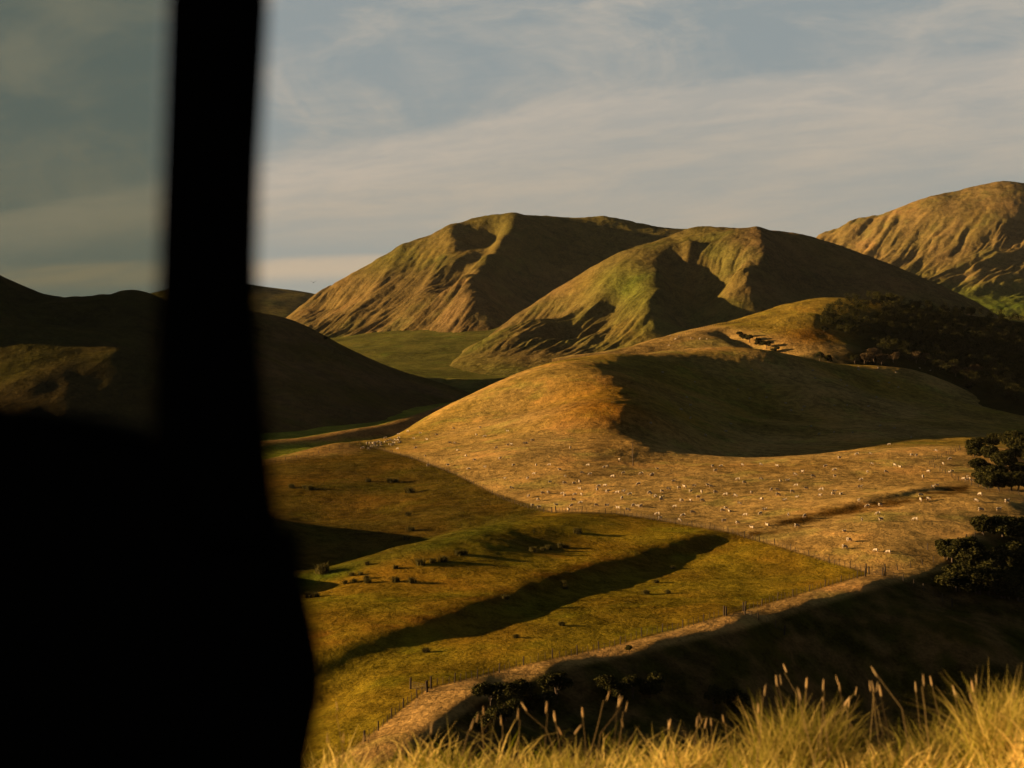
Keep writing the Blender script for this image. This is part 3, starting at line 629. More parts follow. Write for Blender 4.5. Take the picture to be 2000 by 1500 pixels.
for cl_i, (cx0, cx1, cy0, cy1, d0, d1, n_, nm) in enumerate([(1905, 2030, 850, 945, 415, 545, 12, 'upper'), (1860, 2030, 1050, 1190, 300, 400, 16, 'lower')]):
    rs2 = np.random.RandomState(90 + cl_i)
    for j in range(n_):
        px = cx0 + (cx1 - cx0) * ((j * 0.618) % 1); py = cy0 + (cy1 - cy0) * (j + 0.5) / n_
        banded(put(protos[j % 4], place_top(px, py, 4.8 + rs2.rand() * 1.5, d0, d1), 0.8 + 0.2 * rs2.rand(), j * 2.1, 'x', 'tree', None, 1.4), px, 'filler tree', 'packed inside the %s right clump of dark bush' % nm, 'tree', 'trees inside the %s right clump' % nm)
# trees on the knoll
KT = [(1450, 648, 4.5, smalls, 'first bush at the upper left end of the dark row on the golden knoll'), (1465, 655, 4.5, smalls, 'second bush of the dark row on the golden knoll'), (1482, 660, 4.5, smalls, 'third bush of the dark row on the golden knoll'), (1497, 668, 4.5, smalls, 'fourth bush of the dark row on the golden knoll'), (1512, 676, 4.0, smalls, 'lowest bush of the dark row on the golden knoll'),
 (1600, 688, 5.0, smalls, 'small green bush at the foot of the knoll left of the brown trees'), (1618, 692, 4.5, smalls, 'second green bush at the foot of the knoll'), (1670, 694, 5.0, smalls, 'green bush just left of the tallest brown tree'), (1688, 690, 6.0, reds, 'brown open tree left of the tallest brown tree behind the sheep hill'), (1708, 680, 8.0, reds, 'tallest brown tree behind the sheep hill'), (1722, 690, 6.5, reds, 'brown tree right of the tallest brown tree'),
 (1745, 688, 6.0, reds, 'thin brown tree standing alone behind the sheep hill crest'), (1790, 686, 7.0, reds, 'brown tree at the left of the right hand brown group'), (1806, 690, 6.5, reds, 'brown tree in the middle of the right hand brown group'), (1835, 702, 6.0, reds, 'brown tree at the right of the right hand brown group'),
 (1866, 706, 8.0, reds, 'large brown tree at the end of the lit ridge'), (1885, 716, 7.0, reds, 'brown tree just right of the large one at the end of the lit ridge'), (1905, 712, 7.5, reds, 'rounded brown tree furthest right on the edge of the bush'), (1895, 738, 6.0, smalls, 'green tree below the brown ones at the end of the lit ridge'),
 (1720, 576, 8.0, protos, 'tall dark tree on top of the knoll at the left end of the bush'), (1740, 578, 7.5, protos, 'dark tree second along the top of the knoll'), (1610, 634, 5.0, protos, 'dark tree at the left tip of the bush on the knoll'), (1790, 586, 7.0, protos, 'dark tree on the skyline right of the knoll top'), (1895, 598, 8.0, protos, 'rounded tree on the far right skyline of the bush'), (635, 654, 5.0, smalls, 'lone dark tree on the edge of the shaded valley hill')]
for i, (px, py, H, src, lab) in enumerate(KT):
    base = {id(protos): 6.5, id(smalls): 5.0, id(reds): 5.5}[id(src)]
    d0, d1 = (700, 1000) if 690 < py or px > 1855 and py > 690 else (880, 1150)
    if px < 700: d0, d1 = 1380, 1460
    wd = 1.5 if i < 5 else 1.2; H *= 1.3 if i < 19 else 1.0
    put(src[i % len(src)], place_top(px, py - (3 if i < 19 else 0), H, d0, d1), H / base, i * 2.3, lab, 'tree', None, wd)

# dense bush that covers the shaded side of the knoll, one mass
def inpoly(x, y, P):
    c = False; j = len(P) - 1
    for i in range(len(P)):
        if (P[i][1] > y) != (P[j][1] > y) and x < (P[j][0] - P[i][0]) * (y - P[i][1]) / (P[j][1] - P[i][1]) + P[i][0]: c = not c
        j = i
    return c
FP = [(1600, 640), (1625, 600), (1700, 584), (1760, 592), (1850, 606), (1960, 612), (2060, 640), (2120, 760), (2100, 840), (2010, 815), (1950, 790), (1890, 755), (1800, 715), (1700, 700), (1720, 680), (1670, 665)]
rs = np.random.RandomState(5); VV = []; CC = []; nfor = 0
while nfor < 620:
    px, py = 1590 + rs.rand() * 530, 580 + rs.rand() * 260
    if not inpoly(px, py, FP): continue
    p = hit(px, py, 1)
    if p is None: continue
    h_ = 4.5 + 5.0 * rs.rand(); nb = 6
    bl = [(p.x + rs.normal() * 1.3, p.y + rs.normal() * 1.3, p.z + h_ * (0.5 + 0.45 * rs.rand()), 1.3 + rs.rand(), 0.8) for _ in range(nb)]
    V, Fc, C = leaves(bl, 420, 0.32, rs); VV.append(V); CC.append(C); nfor += 1
VV = np.concatenate(VV); CC = np.concatenate(CC)
tag(np_mesh('bush', VV, np.arange(len(VV)).reshape(-1, 4), M_leaf, smooth=False, attrs={'leaf': CC}), 'dense dark native bush covering the shaded slope of the knoll', 'bush', kind='stuff')

# ------------------------------------------------------------------ rush clumps in the green paddock
def make_rush(seed):
    rs = np.random.RandomState(seed); n = 170; root = rs.normal(size=(n, 2)) * 0.24; lean = rs.normal(size=(n, 2)) * 0.32; h = 0.55 + 0.6 * rs.rand(n)
    w = 0.035; V = []; 
    for i in range(n):
        a = rs.rand() * 6.28; wx, wy = math.cos(a) * w, math.sin(a) * w; x, y = root[i]; m = (x + lean[i, 0] * 0.35, y + lean[i, 1] * 0.35, h[i] * 0.6)
        V += [(x - wx, y - wy, -0.1), (x + wx, y + wy, -0.1), (m[0] + wx, m[1] + wy, m[2]), (m[0] - wx, m[1] - wy, m[2])]
        V += [(m[0] - wx, m[1] - wy, m[2]), (m[0] + wx, m[1] + wy, m[2]), (x + lean[i, 0] + wx * .2, y + lean[i, 1] + wy * .2, h[i]), (x + lean[i, 0] - wx * .2, y + lean[i, 1] - wy * .2, h[i])]
    sh = np.repeat(rs.rand(n), 8)
    return np_mesh('rush_clump', V, np.arange(len(V)).reshape(-1, 4), M_rush, smooth=False, attrs={'leaf': np.stack([sh, sh, sh, np.ones_like(sh)], 1)})
rush = [make_rush(i) for i in range(3)]
RP = [(650, 385, 2.2, 'large pale tussock casting a long shadow on the dark green slope'), (545, 330, 1.8, 'broad tussock above and left of the large pale one'), (575, 328, 1.4, 0), (430, 328, 1.5, 'round tussock left of the broad tussock on the dark green slope'), (120, 368, 1.7, 0), (95, 362, 1.4, 0), (25, 358, 1.6, 0), (640, 505, 1.3, 0), (655, 585, 1.6, 'upper of two dark clumps beside the shadowed hollow'), (630, 632, 1.6, 'lower of two dark clumps beside the shadowed hollow'), (190, 806, 2.2, 'dark round clump on the bright rim of the hollow'),
 (905, 712, 1.2, 1), (935, 710, 1.2, 1), (700, 765, 1.6, 1), (825, 747, 1.5, 1), (770, 752, 1.1, 1), (1300, 695, 1.3, 1), (1350, 690, 1.0, 1), (1380, 684, 1.3, 1), (1445, 674, 1.3, 1), (1475, 676, .9, 1), (1535, 598, 1.6, 'dark clump alone near the top corner of the green paddock'), (430, 860, 1.2, 1), (420, 838, .9, 1), (575, 855, 1.3, 1), (660, 860, 1.3, 1), (345, 822, .9, 1), (390, 818, .8, 1), (310, 864, .9, 1), (355, 858, 1., 1), (155, 935, 1.1, 1), (113, 938, 1.3, 1), (60, 936, .9, 1), (575, 784, .9, 1), (425, 764, .9, 1), (1895, 920, 1.1, 2), (1950, 860, .9, 2), (1460, 865, .9, 2), (1465, 890, 1., 2), (1155, 945, 1., 2), (1210, 1150, .8, 2), (1450, 1085, .9, 2), (735, 1225, .9, 2), (2010, 915, .9, 2), (2035, 785, .9, 2)]
gl = {0: ('grey green tussock on the dark green slope under the boundary fence', 'tussocks on the dark green slope'), 1: ('dark rush clump on the upper bench of the green paddock', 'rush clumps on the upper bench'), 2: ('small rush clump around the lower bench of the green paddock', 'rush clumps on the lower bench')}
ur = set()
for i, (zx, zy, sc, lab) in enumerate(RP):
    p = hit(560 + zx / 2.7, 820 + zy / 2.7, 0)
    if p is None: continue
    s_ = rush[i % 3]; o = s_ if i < 3 else s_.copy()
    if i >= 3: link(o)
    o.location = p; o.scale = (sc * 1.15, sc * 1.15, sc * 0.85); o.rotation_euler = (0, 0, i)
    if isinstance(lab, int): banded(o, zx, 'tussock' if lab == 0 else 'rush clump', {0: 'on the dark green slope', 1: 'high on the upper green bench' if zy < 770 else 'low on the upper green bench', 2: 'around the lower bench of the green paddock'}[lab], 'rush clump', gl[lab][1])
    else: retag(o, lab, 'rush clump')

# ------------------------------------------------------------------ sheep
def make_sheep(pose, seed, sc=1.0):
    hd = {'graze': [(0.52, 0, 0.62), (0.66, 0, 0.40), (0.74, 0, 0.20), (0.84, 0, 0.10)], 'stand': [(0.50, 0, 0.80), (0.60, 0, 0.98), (0.70, 0, 1.02), (0.84, 0, 0.95)], 'lie': [(0.48, 0, 0.50), (0.58, 0, 0.68), (0.68, 0, 0.72), (0.80, 0, 0.66)]}[pose]
    dz = -0.36 if pose == 'lie' else 0
    V = [(-0.42, 0, 0.66 + dz), (-0.15, 0, 0.66 + dz), (0.15, 0, 0.66 + dz), (0.40, 0, 0.68 + dz)]; Rr = [0.21, 0.29, 0.28, 0.21]; E_ = [(0, 1), (1, 2), (2, 3)]
    prev = 3
    for p, r in zip(hd, (0.15, 0.12, 0.10, 0.055)): V.append(p); Rr.append(r); E_.append((prev, len(V) - 1)); prev = len(V) - 1
    V += [(-0.58, 0, 0.62 + dz)]; Rr.append(0.06); E_.append((0, len(V) - 1))
    for s in (-1, 1):
        V += [(hd[2][0] - 0.03, s * 0.14, hd[2][2] + 0.05)]; Rr.append(0.03); E_.append((6, len(V) - 1))
        if pose != 'lie':
            for b, x in ((0, -0.40), (3, 0.36)):
                V += [(x, s * 0.13, 0.42), (x + (0.04 if b else -0.05), s * 0.13, 0.22), (x, s * 0.13, 0.0)]; Rr += [0.09, 0.045, 0.035]; n = len(V); E_ += [(b, n - 3), (n - 3, n - 2), (n - 2, n - 1)]
    me = bpy.data.meshes.new('sheep'); me.from_pydata(V, E_, []); o = link(bpy.data.objects.new('tmp', me))
    md = o.modifiers.new('s', 'SKIN'); o.modifiers.new('u', 'SUBSURF').levels = 1
    for i, r in enumerate(Rr): me.skin_vertices[0].data[i].radius = (r, r)
    me.skin_vertices[0].data[1].use_root = True
    dg = bpy.context.evaluated_depsgraph_get(); m2 = bpy.data.meshes.new_from_object(o.evaluated_get(dg)); m2.name = 'sheep'
    bpy.data.objects.remove(o)
    m2.materials.clear(); m2.materials.append(M_fleece); m2.materials.append(M_face)
    for p in m2.polygons:
        p.use_smooth = True; c = p.center
        if c.z < 0.36 and pose != 'lie' or math.dist((c.x, c.z), (hd[2][0], hd[2][2])) < 0.15 or c.x > hd[2][0]: p.material_index = 1
    return m2
SM = [make_sheep('graze', 0), make_sheep('stand', 1), make_sheep('graze', 2), make_sheep('lie', 3)]
S5 = [(65,255),(38,290),(150,320),(28,385),(88,378),(122,366),(178,360),(208,355),(258,350),(330,345),(348,352),(240,378),(298,383),(370,383),(280,410),(302,427),(240,427),(192,428),(85,408),(85,424),(55,402),(157,458),(65,500),(250,490),(200,508),(78,520),(180,530),(415,535),(487,545),(408,480),(425,468),(445,480),(425,395),(475,402),(497,443),(490,315),(523,332),(610,312),(560,385),(615,420),(665,370),(697,370),(700,397),(735,420),(775,380),(800,405),(797,347),(848,362),(750,317),(713,320),(790,288),(830,275),(885,300),(950,245),(1000,265),(1000,298),(1025,203),(1117,183),(1187,178),(697,243),(610,236),(513,238),(370,270),(400,246),(355,246),(630,470),(607,497),(530,503),(645,552),(563,565),(800,563),(755,503),(840,510),(930,370),(922,400),(998,380),(990,392),(1033,388),(1173,275),(1270,275),(1317,240),(1345,245),(1195,232),(1140,317),(1133,357),(1128,428),(1172,458),(1240,452),(1243,530),(1228,497),(1143,530),(1050,585),(1075,638),(1052,675),(1217,692),(1283,700),(1425,528),(1453,400),(1455,425),(1492,418),(1540,342),(1518,355),(1465,302),(1495,272),(1430,188),(1405,186),(1533,162),(1573,232),(1607,207),(1768,395),(1745,427),(1770,477),(1865,475),(1908,433),(1818,525),(1720,658),(1705,652),(1580,700),(1622,700),(1645,700),(1675,705),(1680,312),(1700,300),(1712,312),(1695,318),(1724,322),(1620,272),(1605,272)]
S4 = [(1020,40),(880,45),(790,75),(740,100),(705,70),(640,60),(590,75),(570,100),(670,95),(520,95),(1045,88),(1000,80),(1165,60),(1185,130),(1165,133),(1255,125),(1265,120),(1295,110),(1105,148),(900,158),(945,190),(990,212),(1125,205),(860,122),(885,122),(680,148),(730,188),(585,152),(745,240),(850,240),(960,260),(1045,250),(1195,240),(1315,240),(1385,238),(1495,148),(1590,240),(1675,250),(1692,245),(1755,210),(1440,265),(1305,285),(1270,310),(1150,310),(1185,360),(1275,405),(1325,422),(1350,388),(1380,385),(1455,390),(1465,395),(1520,395),(1555,395),(1512,425),(1550,440),(1545,360),(1515,330),(1545,330),(1470,298),(1557,280),(1600,288),(1465,335),(1388,330),(1645,352),(1680,348),(1637,370),(1690,380),(1745,385),(1775,380),(1720,300),(1775,280),(1870,285),(1925,290),(1855,340),(1912,385),(1810,395),(1767,415),(1945,402),(1632,452),(1687,455),(1500,455),(1485,470),(1295,452),(1330,462),(1420,445),(1825,455),(1848,450),(1867,458),(1748,468),(1798,478)]
SP = [(1260 + a / 2.7, 820 + b / 2.7) for a, b in S5] + [(560 + a / 2.7, 820 + b / 2.7) for a, b in S4]
SOLO = {(1075, 638): 'darker sheep above and right of the lone white one, low in the golden paddock', (1052, 675): 'white sheep casting a long shadow low in the golden paddock, just below the darker one', (1217, 692): 'left hand white sheep of the two lowest in the golden paddock', (1283, 700): 'right hand sheep of the two lowest in the golden paddock', (1243, 530): 'upright white sheep below the small dark bank in the golden paddock', (1425, 528): 'lone sheep on the bare lit slope right of the dark bank', (1050, 585): 'single sheep just below the dark bank and above the darker sheep', (800, 563): 'white sheep at the left end of the dark bank in the golden paddock', (1818, 525): 'lone dark sheep on the right of the golden paddock above the fence', (645, 552): 'sheep just above the left end of the dark bank', (563, 565): 'pale sheep closest to the boundary fence left of the dark bank'}
solo = {(round(1260 + a / 2.7, 2), round(820 + b / 2.7, 2)): v for (a, b), v in SOLO.items()}
rs = np.random.RandomState(21)
for _ in range(30): # mob gathered at the paddock corner
    t = rs.rand(); SP.append((705 + 85 * t, 868 - 16 * t + abs(rs.normal()) * 7))
for _ in range(38): SP.append((1270 + rs.rand() * 520, 715 + rs.rand() * 165))
for _ in range(11): SP.append((1300 + rs.rand() * 100, 652 + rs.rand() * 28))
for _ in range(6): SP.append((1500 + rs.rand() * 330, 716 + rs.rand() * 8 + 0))
ns = 0
for i, (px, py) in enumerate(SP):
    p = hit(px, py + 2, 0 if px < 800 else None)
    if p is None or p.y > 760 and px < 800: continue
    v = int(rs.rand() * 3.4) % 4; o = link(bpy.data.objects.new('sheep', SM[v])); ns += 1
    sc = 0.92 + 0.22 * rs.rand(); o.location = p + Vector((0, 0, -0.03)); o.scale = (sc, sc, sc)
    o.rotation_euler = (0, 0, rs.choice([0, math.pi]) + rs.normal() * 0.7)
    lab = solo.get((round(px, 2), round(py, 2)))
    if lab: retag(o, lab, 'sheep'); continue
    if i >= len(SP) - 17 and i < len(SP) - 6: g = ('tiny pale sheep on the golden knoll behind the sheep hill', 'sheep on the golden knoll')
    elif px < 800: g = ('sheep in the crowded mob by the left corner of the golden slope', 'mob of sheep at the corner')
    elif py < 705 + 195 and px > 1240 and py < 880: g = ('sheep on the shaded face of the rounded hill', 'sheep in the shade')
    elif py < 905: g = ('sheep spread over the sunlit orange flank of the rounded hill', 'sheep on the lit flank')
    elif px < 1290: g = ('sheep grazing the lower golden slope left of the hill shadow, above the boundary fence', 'sheep on the lower slope')
    elif px > 1800: g = ('sheep near the right hand fence and scrub of the golden paddock', 'sheep near the scrub')
    else: g = ('sheep grazing the open golden paddock in front of the shaded hill', 'sheep on the open golden paddock')
    if g[1] == 'mob of sheep at the corner': retag(o, g[0], 'sheep', g[1]); continue
    lo = {'sheep on the golden knoll': [(2000, 'on the golden knoll behind the rounded hill')],
          'sheep in the shade': [(775, 'high on the shaded face'), (825, 'across the middle of the shaded face'), (2000, 'low on the shaded face')],
          'sheep on the lit flank': [(845, 'high on the sunlit orange flank'), (875, 'half way down the sunlit orange flank'), (2000, 'low on the sunlit orange flank')],
          'sheep on the lower slope': [(925, 'at the top of the lower golden slope'), (945, 'in the upper half of the lower golden slope'), (965, 'in the lower half of the lower golden slope'), (2000, 'beside the boundary fence on the lower golden slope')],
          'sheep near the scrub': [(2000, 'near the right hand fence and scrub')],
          'sheep on the open golden paddock': [(912, 'in the row along the hill shadow'), (932, 'in the second row below the hill shadow'), (952, 'in the third row below the hill shadow'), (975, 'in the fourth row below the hill shadow'), (1005, 'in the fifth row below the hill shadow'), (2000, 'in the lowest part of the golden paddock')]}[g[1]]
    banded(o, px, 'sheep', next(t for y_, t in lo if py < y_), 'sheep', g[1])
print('SHEEP', ns)

# ------------------------------------------------------------------ fences
def prism(bm, h, r0, r1, seg=7, z0=-0.25):
    tube(bm, [(0, 0, z0), (0, 0, h * 0.6), (0.01, 0, h)], [r0, (r0 + r1) / 2, r1], seg)
def pm(name, h, r0, r1):
    bm = bmesh.new(); prism(bm, h, r0, r1); me = bpy.data.meshes.new(name); bm.to_mesh(me); bm.free(); me.materials.append(M_post); return me
ME_post, ME_bat, ME_str = pm('post', 1.4, 0.11, 0.095), pm('batten', 1.15, 0.055, 0.045), pm('strainer_post', 1.65, 0.17, 0.15)
def seg_bar(bm, a, b, r, seg=4): tube(bm, [a, ((Vector(a) + Vector(b)) / 2)[:], b], [r, r, r], seg)
def fence(pts, step, every, label, maxn=98, only=0, ends=True, H=1.0):
    P = [hit(px, py, only) for px, py in pts]; P = [p for p in P if p is not None]
    if len(P) < 2: print('NOFENCE', label); return
    L = [0]
    for a, b in zip(P[:-1], P[1:]): L.append(L[-1] + (b.xy - a.xy).length)
    n = min(maxn, max(3, int(L[-1] / step)))
    def at(s):
        for i in range(len(P) - 1):
            if s <= L[i + 1] + 1e-6:
                t = (s - L[i]) / max(1e-6, L[i + 1] - L[i]); q = P[i].lerp(P[i + 1], t); return Vector((q.x, q.y, gz(q.x, q.y)))
        q = P[-1]; return Vector((q.x, q.y, gz(q.x, q.y)))
    root = empty('fence', at(0)); o0 = root.location.copy(); tops = []
    for k_ in range(n + 1):
        q = at(L[-1] * k_ / n) - o0; big = k_ % every == 0; e = ends and k_ in (0, n)
        nm, me = ('strainer_post', ME_str) if e else ('post', ME_post) if big else ('batten', ME_bat)
        c = link(bpy.data.objects.new(nm, me)); c.parent = root; c.location = q; c.rotation_euler = (random.gauss(0, .05), random.gauss(0, .05), random.random() * 6); s = H * random.uniform(.88, 1.08); c.scale = (1, 1, s)
        tops.append(q)
    bm = bmesh.new()
    for a, b in zip(tops[:-1], tops[1:]):
        for hh in (0.3, 0.6, 0.9): seg_bar(bm, (a.x, a.y, a.z + hh), (b.x, b.y, b.z + hh - 0.01), 0.006, 3)
    bm_obj('wire', bm, M_wire, root)
    tag(root, label, 'fence'); return root
def gate(a, b, label, w=1.2):
    A_, B_ = hit(*a, 0), hit(*b, 0); A_.z, B_.z = gz(A_.x, A_.y), gz(B_.x, B_.y); root = empty('gate', A_); q = B_ - A_
    for p in (Vector((0, 0, 0)), q):
        c = link(bpy.data.objects.new('gate_post', ME_str)); c.parent = root; c.location = p; c.scale = (1, 1, 1.05)
    bm = bmesh.new(); i_ = q * 0.04; j_ = q * 0.96
    for hh in (0.2, 0.42, 0.64, 0.86, 1.12): seg_bar(bm, (i_.x, i_.y, i_.z + hh), (j_.x, j_.y, j_.z + hh), 0.028)
    for t in (0.05, 0.5, 0.95): m_ = q * t; seg_bar(bm, (m_.x, m_.y, m_.z + 0.15), (m_.x, m_.y, m_.z + 1.16), 0.03)
    seg_bar(bm, (i_.x, i_.y, i_.z + 0.2), (j_.x, j_.y, j_.z + 1.12), 0.025)
    bm_obj('gate_frame', bm, M_post, root); tag(root, label, 'gate')
fence([(712, 1448), (760, 1408), (800, 1372), (834, 1352)], 1.3, 3, 'short fence climbing from the grass to the near gate')
gate((802, 1346), (834, 1352), 'near timber gate where the spur fence bends')
fence([(842, 1345), (1000, 1305), (1100, 1284), (1200, 1262), (1320, 1230), (1414, 1202)], 1.35, 4, 'long post and batten fence along the near half of the spur beside the dry track', H=1.1)
gate((1418, 1203), (1452, 1194), 'second gate half way along the spur fence')
fence([(1456, 1193), (1540, 1168), (1620, 1144), (1690, 1126)], 1.5, 4, 'upper part of the spur fence between the second gate and the junction gate', H=1.1)
fence([(1455, 1200), (1475, 1209), (1500, 1217), (1532, 1240)], 1.5, 2, 'short leaning fence dropping from the second gate into the shade')
gate((1697, 1122), (1724, 1124), 'junction gate where three fences meet')
fence([(722, 874), (760, 884), (800, 895), (880, 924), (960, 964), (1020, 990), (1078, 1001)], 2.6, 4, 'boundary fence from the paddock corner down the edge of the dark green slope')
fence([(1086, 1001), (1140, 1001), (1200, 1004), (1320, 1023), (1440, 1045), (1560, 1081), (1692, 1119)], 1.7, 4, 'boundary fence dividing the golden paddock from the green paddock', H=1.15)
fence([(1728, 1124), (1760, 1134), (1800, 1152), (1860, 1185)], 2.0, 2, 'fence falling from the junction gate into the dark gully', H=1.2)
fence([(1728, 1118), (1790, 1106), (1845, 1093)], 3.6, 1, 'fence along the lower lip of the golden paddock')
fence([(1812, 1074), (1844, 1068), (1905, 1050), (1960, 1035), (2010, 1026)], 4.0, 1, 'fence on the right lip of the golden paddock above the lower clump')
fence([(1875, 879), (1845, 890), (1815, 907), (1840, 922), (1885, 943), (1930, 958), (2010, 970)], 3.0, 2, 'wire fence bending round the upper right clump')
fence([(495, 914), (560, 899), (640, 882), (700, 870), (718, 872)], 3.5, 2, 'sparse fence along the lit rim at the left')
fence([(1279, 682), (1335, 655), (1409, 634), (1503, 616)], 4.0, 1, 'distant fence running up the back of the golden knoll', only=1)

# spindly dead tree at the edge of the hill shadow
p = hit(1236, 910, 0); bm = bmesh.new(); tube(bm, [(0, 0, -0.3), (0.1, 0, 3), (-0.1, 0, 6), (0, 0, 8.2)], [0.22, 0.16, 0.10, 0.03], 7)
rs = np.random.RandomState(2)
root = empty('dead_tree', p); bm_obj('trunk', bm, M_bark, root, True)
for k_ in range(14):
    bm = bmesh.new(); z = 2 + k_ * 0.42; a = rs.rand() * 6.28; r = 1.1 * (1 - z / 11); tube(bm, [(0, 0, z), (math.cos(a) * r * .5, math.sin(a) * r * .5, z + .35), (math.cos(a) * r * .8, math.sin(a) * r * .8, z + 1.2)], [0.06, 0.04, 0.015], 5)
    bm_obj('branch', bm, M_bark, root, True)
tag(root, 'spindly dark dead tree at the edge of the shadow on the rounded hill', 'tree')

# hawk over the valley
bm = bmesh.new(); tube(bm, [(0, -0.28, 0), (0, -0.1, 0.02), (0, 0.15, 0.03), (0, 0.3, 0.03)], [0.03, 0.09, 0.08, 0.03], 8)
root = empty('bird', W3(612, 552, 300)); bm_obj('body', bm, M_feather, root, True)
for s in (-1, 1):
    bm = bmesh.new(); A_ = [(0, .12, .03), (s * .35, .16, .22), (s * .62, .05, .42)]; B_ = [(0, -.12, .03), (s * .35, -.08, .22), (s * .62, -.02, .42)]
    for dz in (0, .02):
        pass
    va = [bm.verts.new(v) for v in A_]; vb = [bm.verts.new(v) for v in B_]; vc = [bm.verts.new((v[0], v[1], v[2] - .025)) for v in A_]; vd = [bm.verts.new((v[0], v[1], v[2] - .025)) for v in B_]
    for i in range(2):
        for q in ((va[i], va[i + 1], vb[i + 1], vb[i]), (vc[i], vd[i], vd[i + 1], vc[i + 1]), (va[i], vc[i], vc[i + 1], va[i + 1]), (vb[i], vb[i + 1], vd[i + 1], vd[i])): bm.faces.new(q)
    bm_obj('wing', bm, M_feather, root, True)
tag(root, 'small dark bird flying in the sky left of the big hill', 'bird')

# ------------------------------------------------------------------ window frame beside the camera
D0 = 0.60
def slab(name, outline, d, th, mat, parent, bev=0.006):
    bm = bmesh.new(); f = [bm.verts.new(((x - 1000) / F * d, d, -(y - HZ) / F * d)) for x, y in outline]
    fc = bm.faces.new(f); r = bmesh.ops.extrude_face_region(bm, geom=[fc]); vs = [v for v in r['geom'] if isinstance(v, bmesh.types.BMVert)]
    bmesh.ops.translate(bm, verts=vs, vec=(0, th, 0)); bmesh.ops.recalc_face_normals(bm, faces=bm.faces)
    if bev: bmesh.ops.bevel(bm, geom=[e for e in bm.edges if abs(e.verts[0].co.y - e.verts[1].co.y) < 1e-6], offset=bev, segments=3, affect='EDGES')
    return bm_obj(name, bm, mat, parent)
wf = empty('window_frame', (0, 0, 0))
slab('post', [(330, -500), (322, 0), (312, 300), (303, 560), (293, 900), (290, 1070), (540, 1070), (520, 1000), (508, 880), (494, 760), (482, 600), (480, 500), (486, 300), (503, 0), (520, -500)], D0, 0.03, M_black, wf, 0.003)
slab('lower_panel', [(-1600, 700), (0, 812), (160, 838), (300, 880), (400, 1072), (541, 1072), (557, 1170), (580, 1260), (597, 1350), (600, 1410), (590, 1470), (572, 1560), (560, 2600), (-1600, 2600)], D0 - 0.004, 0.06, M_black, wf, 0.004)
slab('header', [(-1600, -620), (900, -620), (900, -502), (-1600, -502)], D0, 0.03, M_black, wf, 0.003)
m, q, o = mat_new('tinted_glass'); t = q.n('ShaderNodeBsdfTransparent'); t.inputs[0].default_value = (0.60, 0.63, 0.58, 1)
g = q.n('ShaderNodeBsdfGlossy'); g.inputs['Roughness'].default_value = 0.05; g.inputs[0].default_value = (0.9, 0.8, 0.7, 1); fr = q.n('ShaderNodeFresnel'); fr.inputs[0].default_value = 1.3
mx = q.n('ShaderNodeMixShader'); q.l(q.m('MULTIPLY', fr.outputs[0], 0.6), mx.inputs[0]); q.l(t.outputs[0], mx.inputs[1]); q.l(g.outputs[0], mx.inputs[2]); q.l(mx.outputs[0], o.inputs[0])
slab('glass_pane', [(-1600, -501), (325, -501), (318, 0), (300, 560), (290, 1071), (-1600, 1071)], D0 + 0.012, 0.005, m, wf, 0)
tag(wf, 'black window post with lower panel and tinted glass pane at the left', 'window')

# ------------------------------------------------------------------ foreground grass
BB = BVHTree.FromPolygons(bankM[0].tolist(), bankM[1].tolist())
def bz(x, y): return hbk(np.array([x]), np.array([y]), None)
rs = np.random.RandomState(31)
def blades(x, y, z, h, w, lean, shade, segs=3):
    n = len(x); a = rs.rand(n) * 6.28; la = rs.normal(0.25, 1.9, n); lx, ly = np.cos(la) * lean, np.sin(la) * lean * 0.8
    rows = []
    for k_ in range(segs + 1):
        t = k_ / segs; ww = w * (1 - t) ** 0.7 * 0.5 + 0.0002; b = t ** 1.8
        cx, cy, cz = x + lx * b * h, y + ly * b * h, z - 0.02 + h * (t - 0.35 * (lean * b) ** 2)
        rows.append(np.stack([np.stack([cx - np.cos(a) * ww, cy - np.sin(a) * ww, cz], 1), np.stack([cx + np.cos(a) * ww, cy + np.sin(a) * ww, cz], 1)], 1))
    V = np.stack(rows, 1).reshape(-1, 3); base = np.arange(n)[:, None, None] * 2 * (segs + 1) + (np.arange(segs) * 2)[None, :, None]
    Fc = (base + np.array([0, 1, 3, 2])[None, None, :]).reshape(-1, 4); sh = np.repeat(shade, 2 * (segs + 1))
    return V, Fc, np.stack([sh, sh, sh, np.ones_like(sh)], 1)
NB = 85000
y = 3.6 + 4.2 * rs.rand(NB) ** 0.9; x = y * (-0.42 + 1.0 * rs.rand(NB))
dens = fbm(x / 0.5, y / 0.5, 3, 120); keep = rs.rand(NB) < np.clip(0.75 + 0.6 * dens, 0.15, 1); x, y = x[keep], y[keep]; dens = dens[keep]
z = hbk(x, y, None); clump = fbm(x / 0.28, y / 0.28, 3, 130)
h = (0.075 + 0.105 * rs.rand(len(x)) ** 1.5) * (1 + 1.1 * clump); shade = np.clip(0.46 + 0.8 * fbm(x / 0.35, y / 0.35, 3, 140) + rs.normal(size=len(x)) * 0.34, 0, 1)
V, Fc, C = blades(x, y, z, h, 0.0085 * (0.4 + rs.rand(len(x))), 0.3 + 1.0 * rs.rand(len(x)), shade)
tag(np_mesh('grass', V, Fc, M_grass, smooth=False, attrs={'leaf': C}), 'long sunlit yellow green grass on the bank in the foreground', 'grass', kind='stuff')
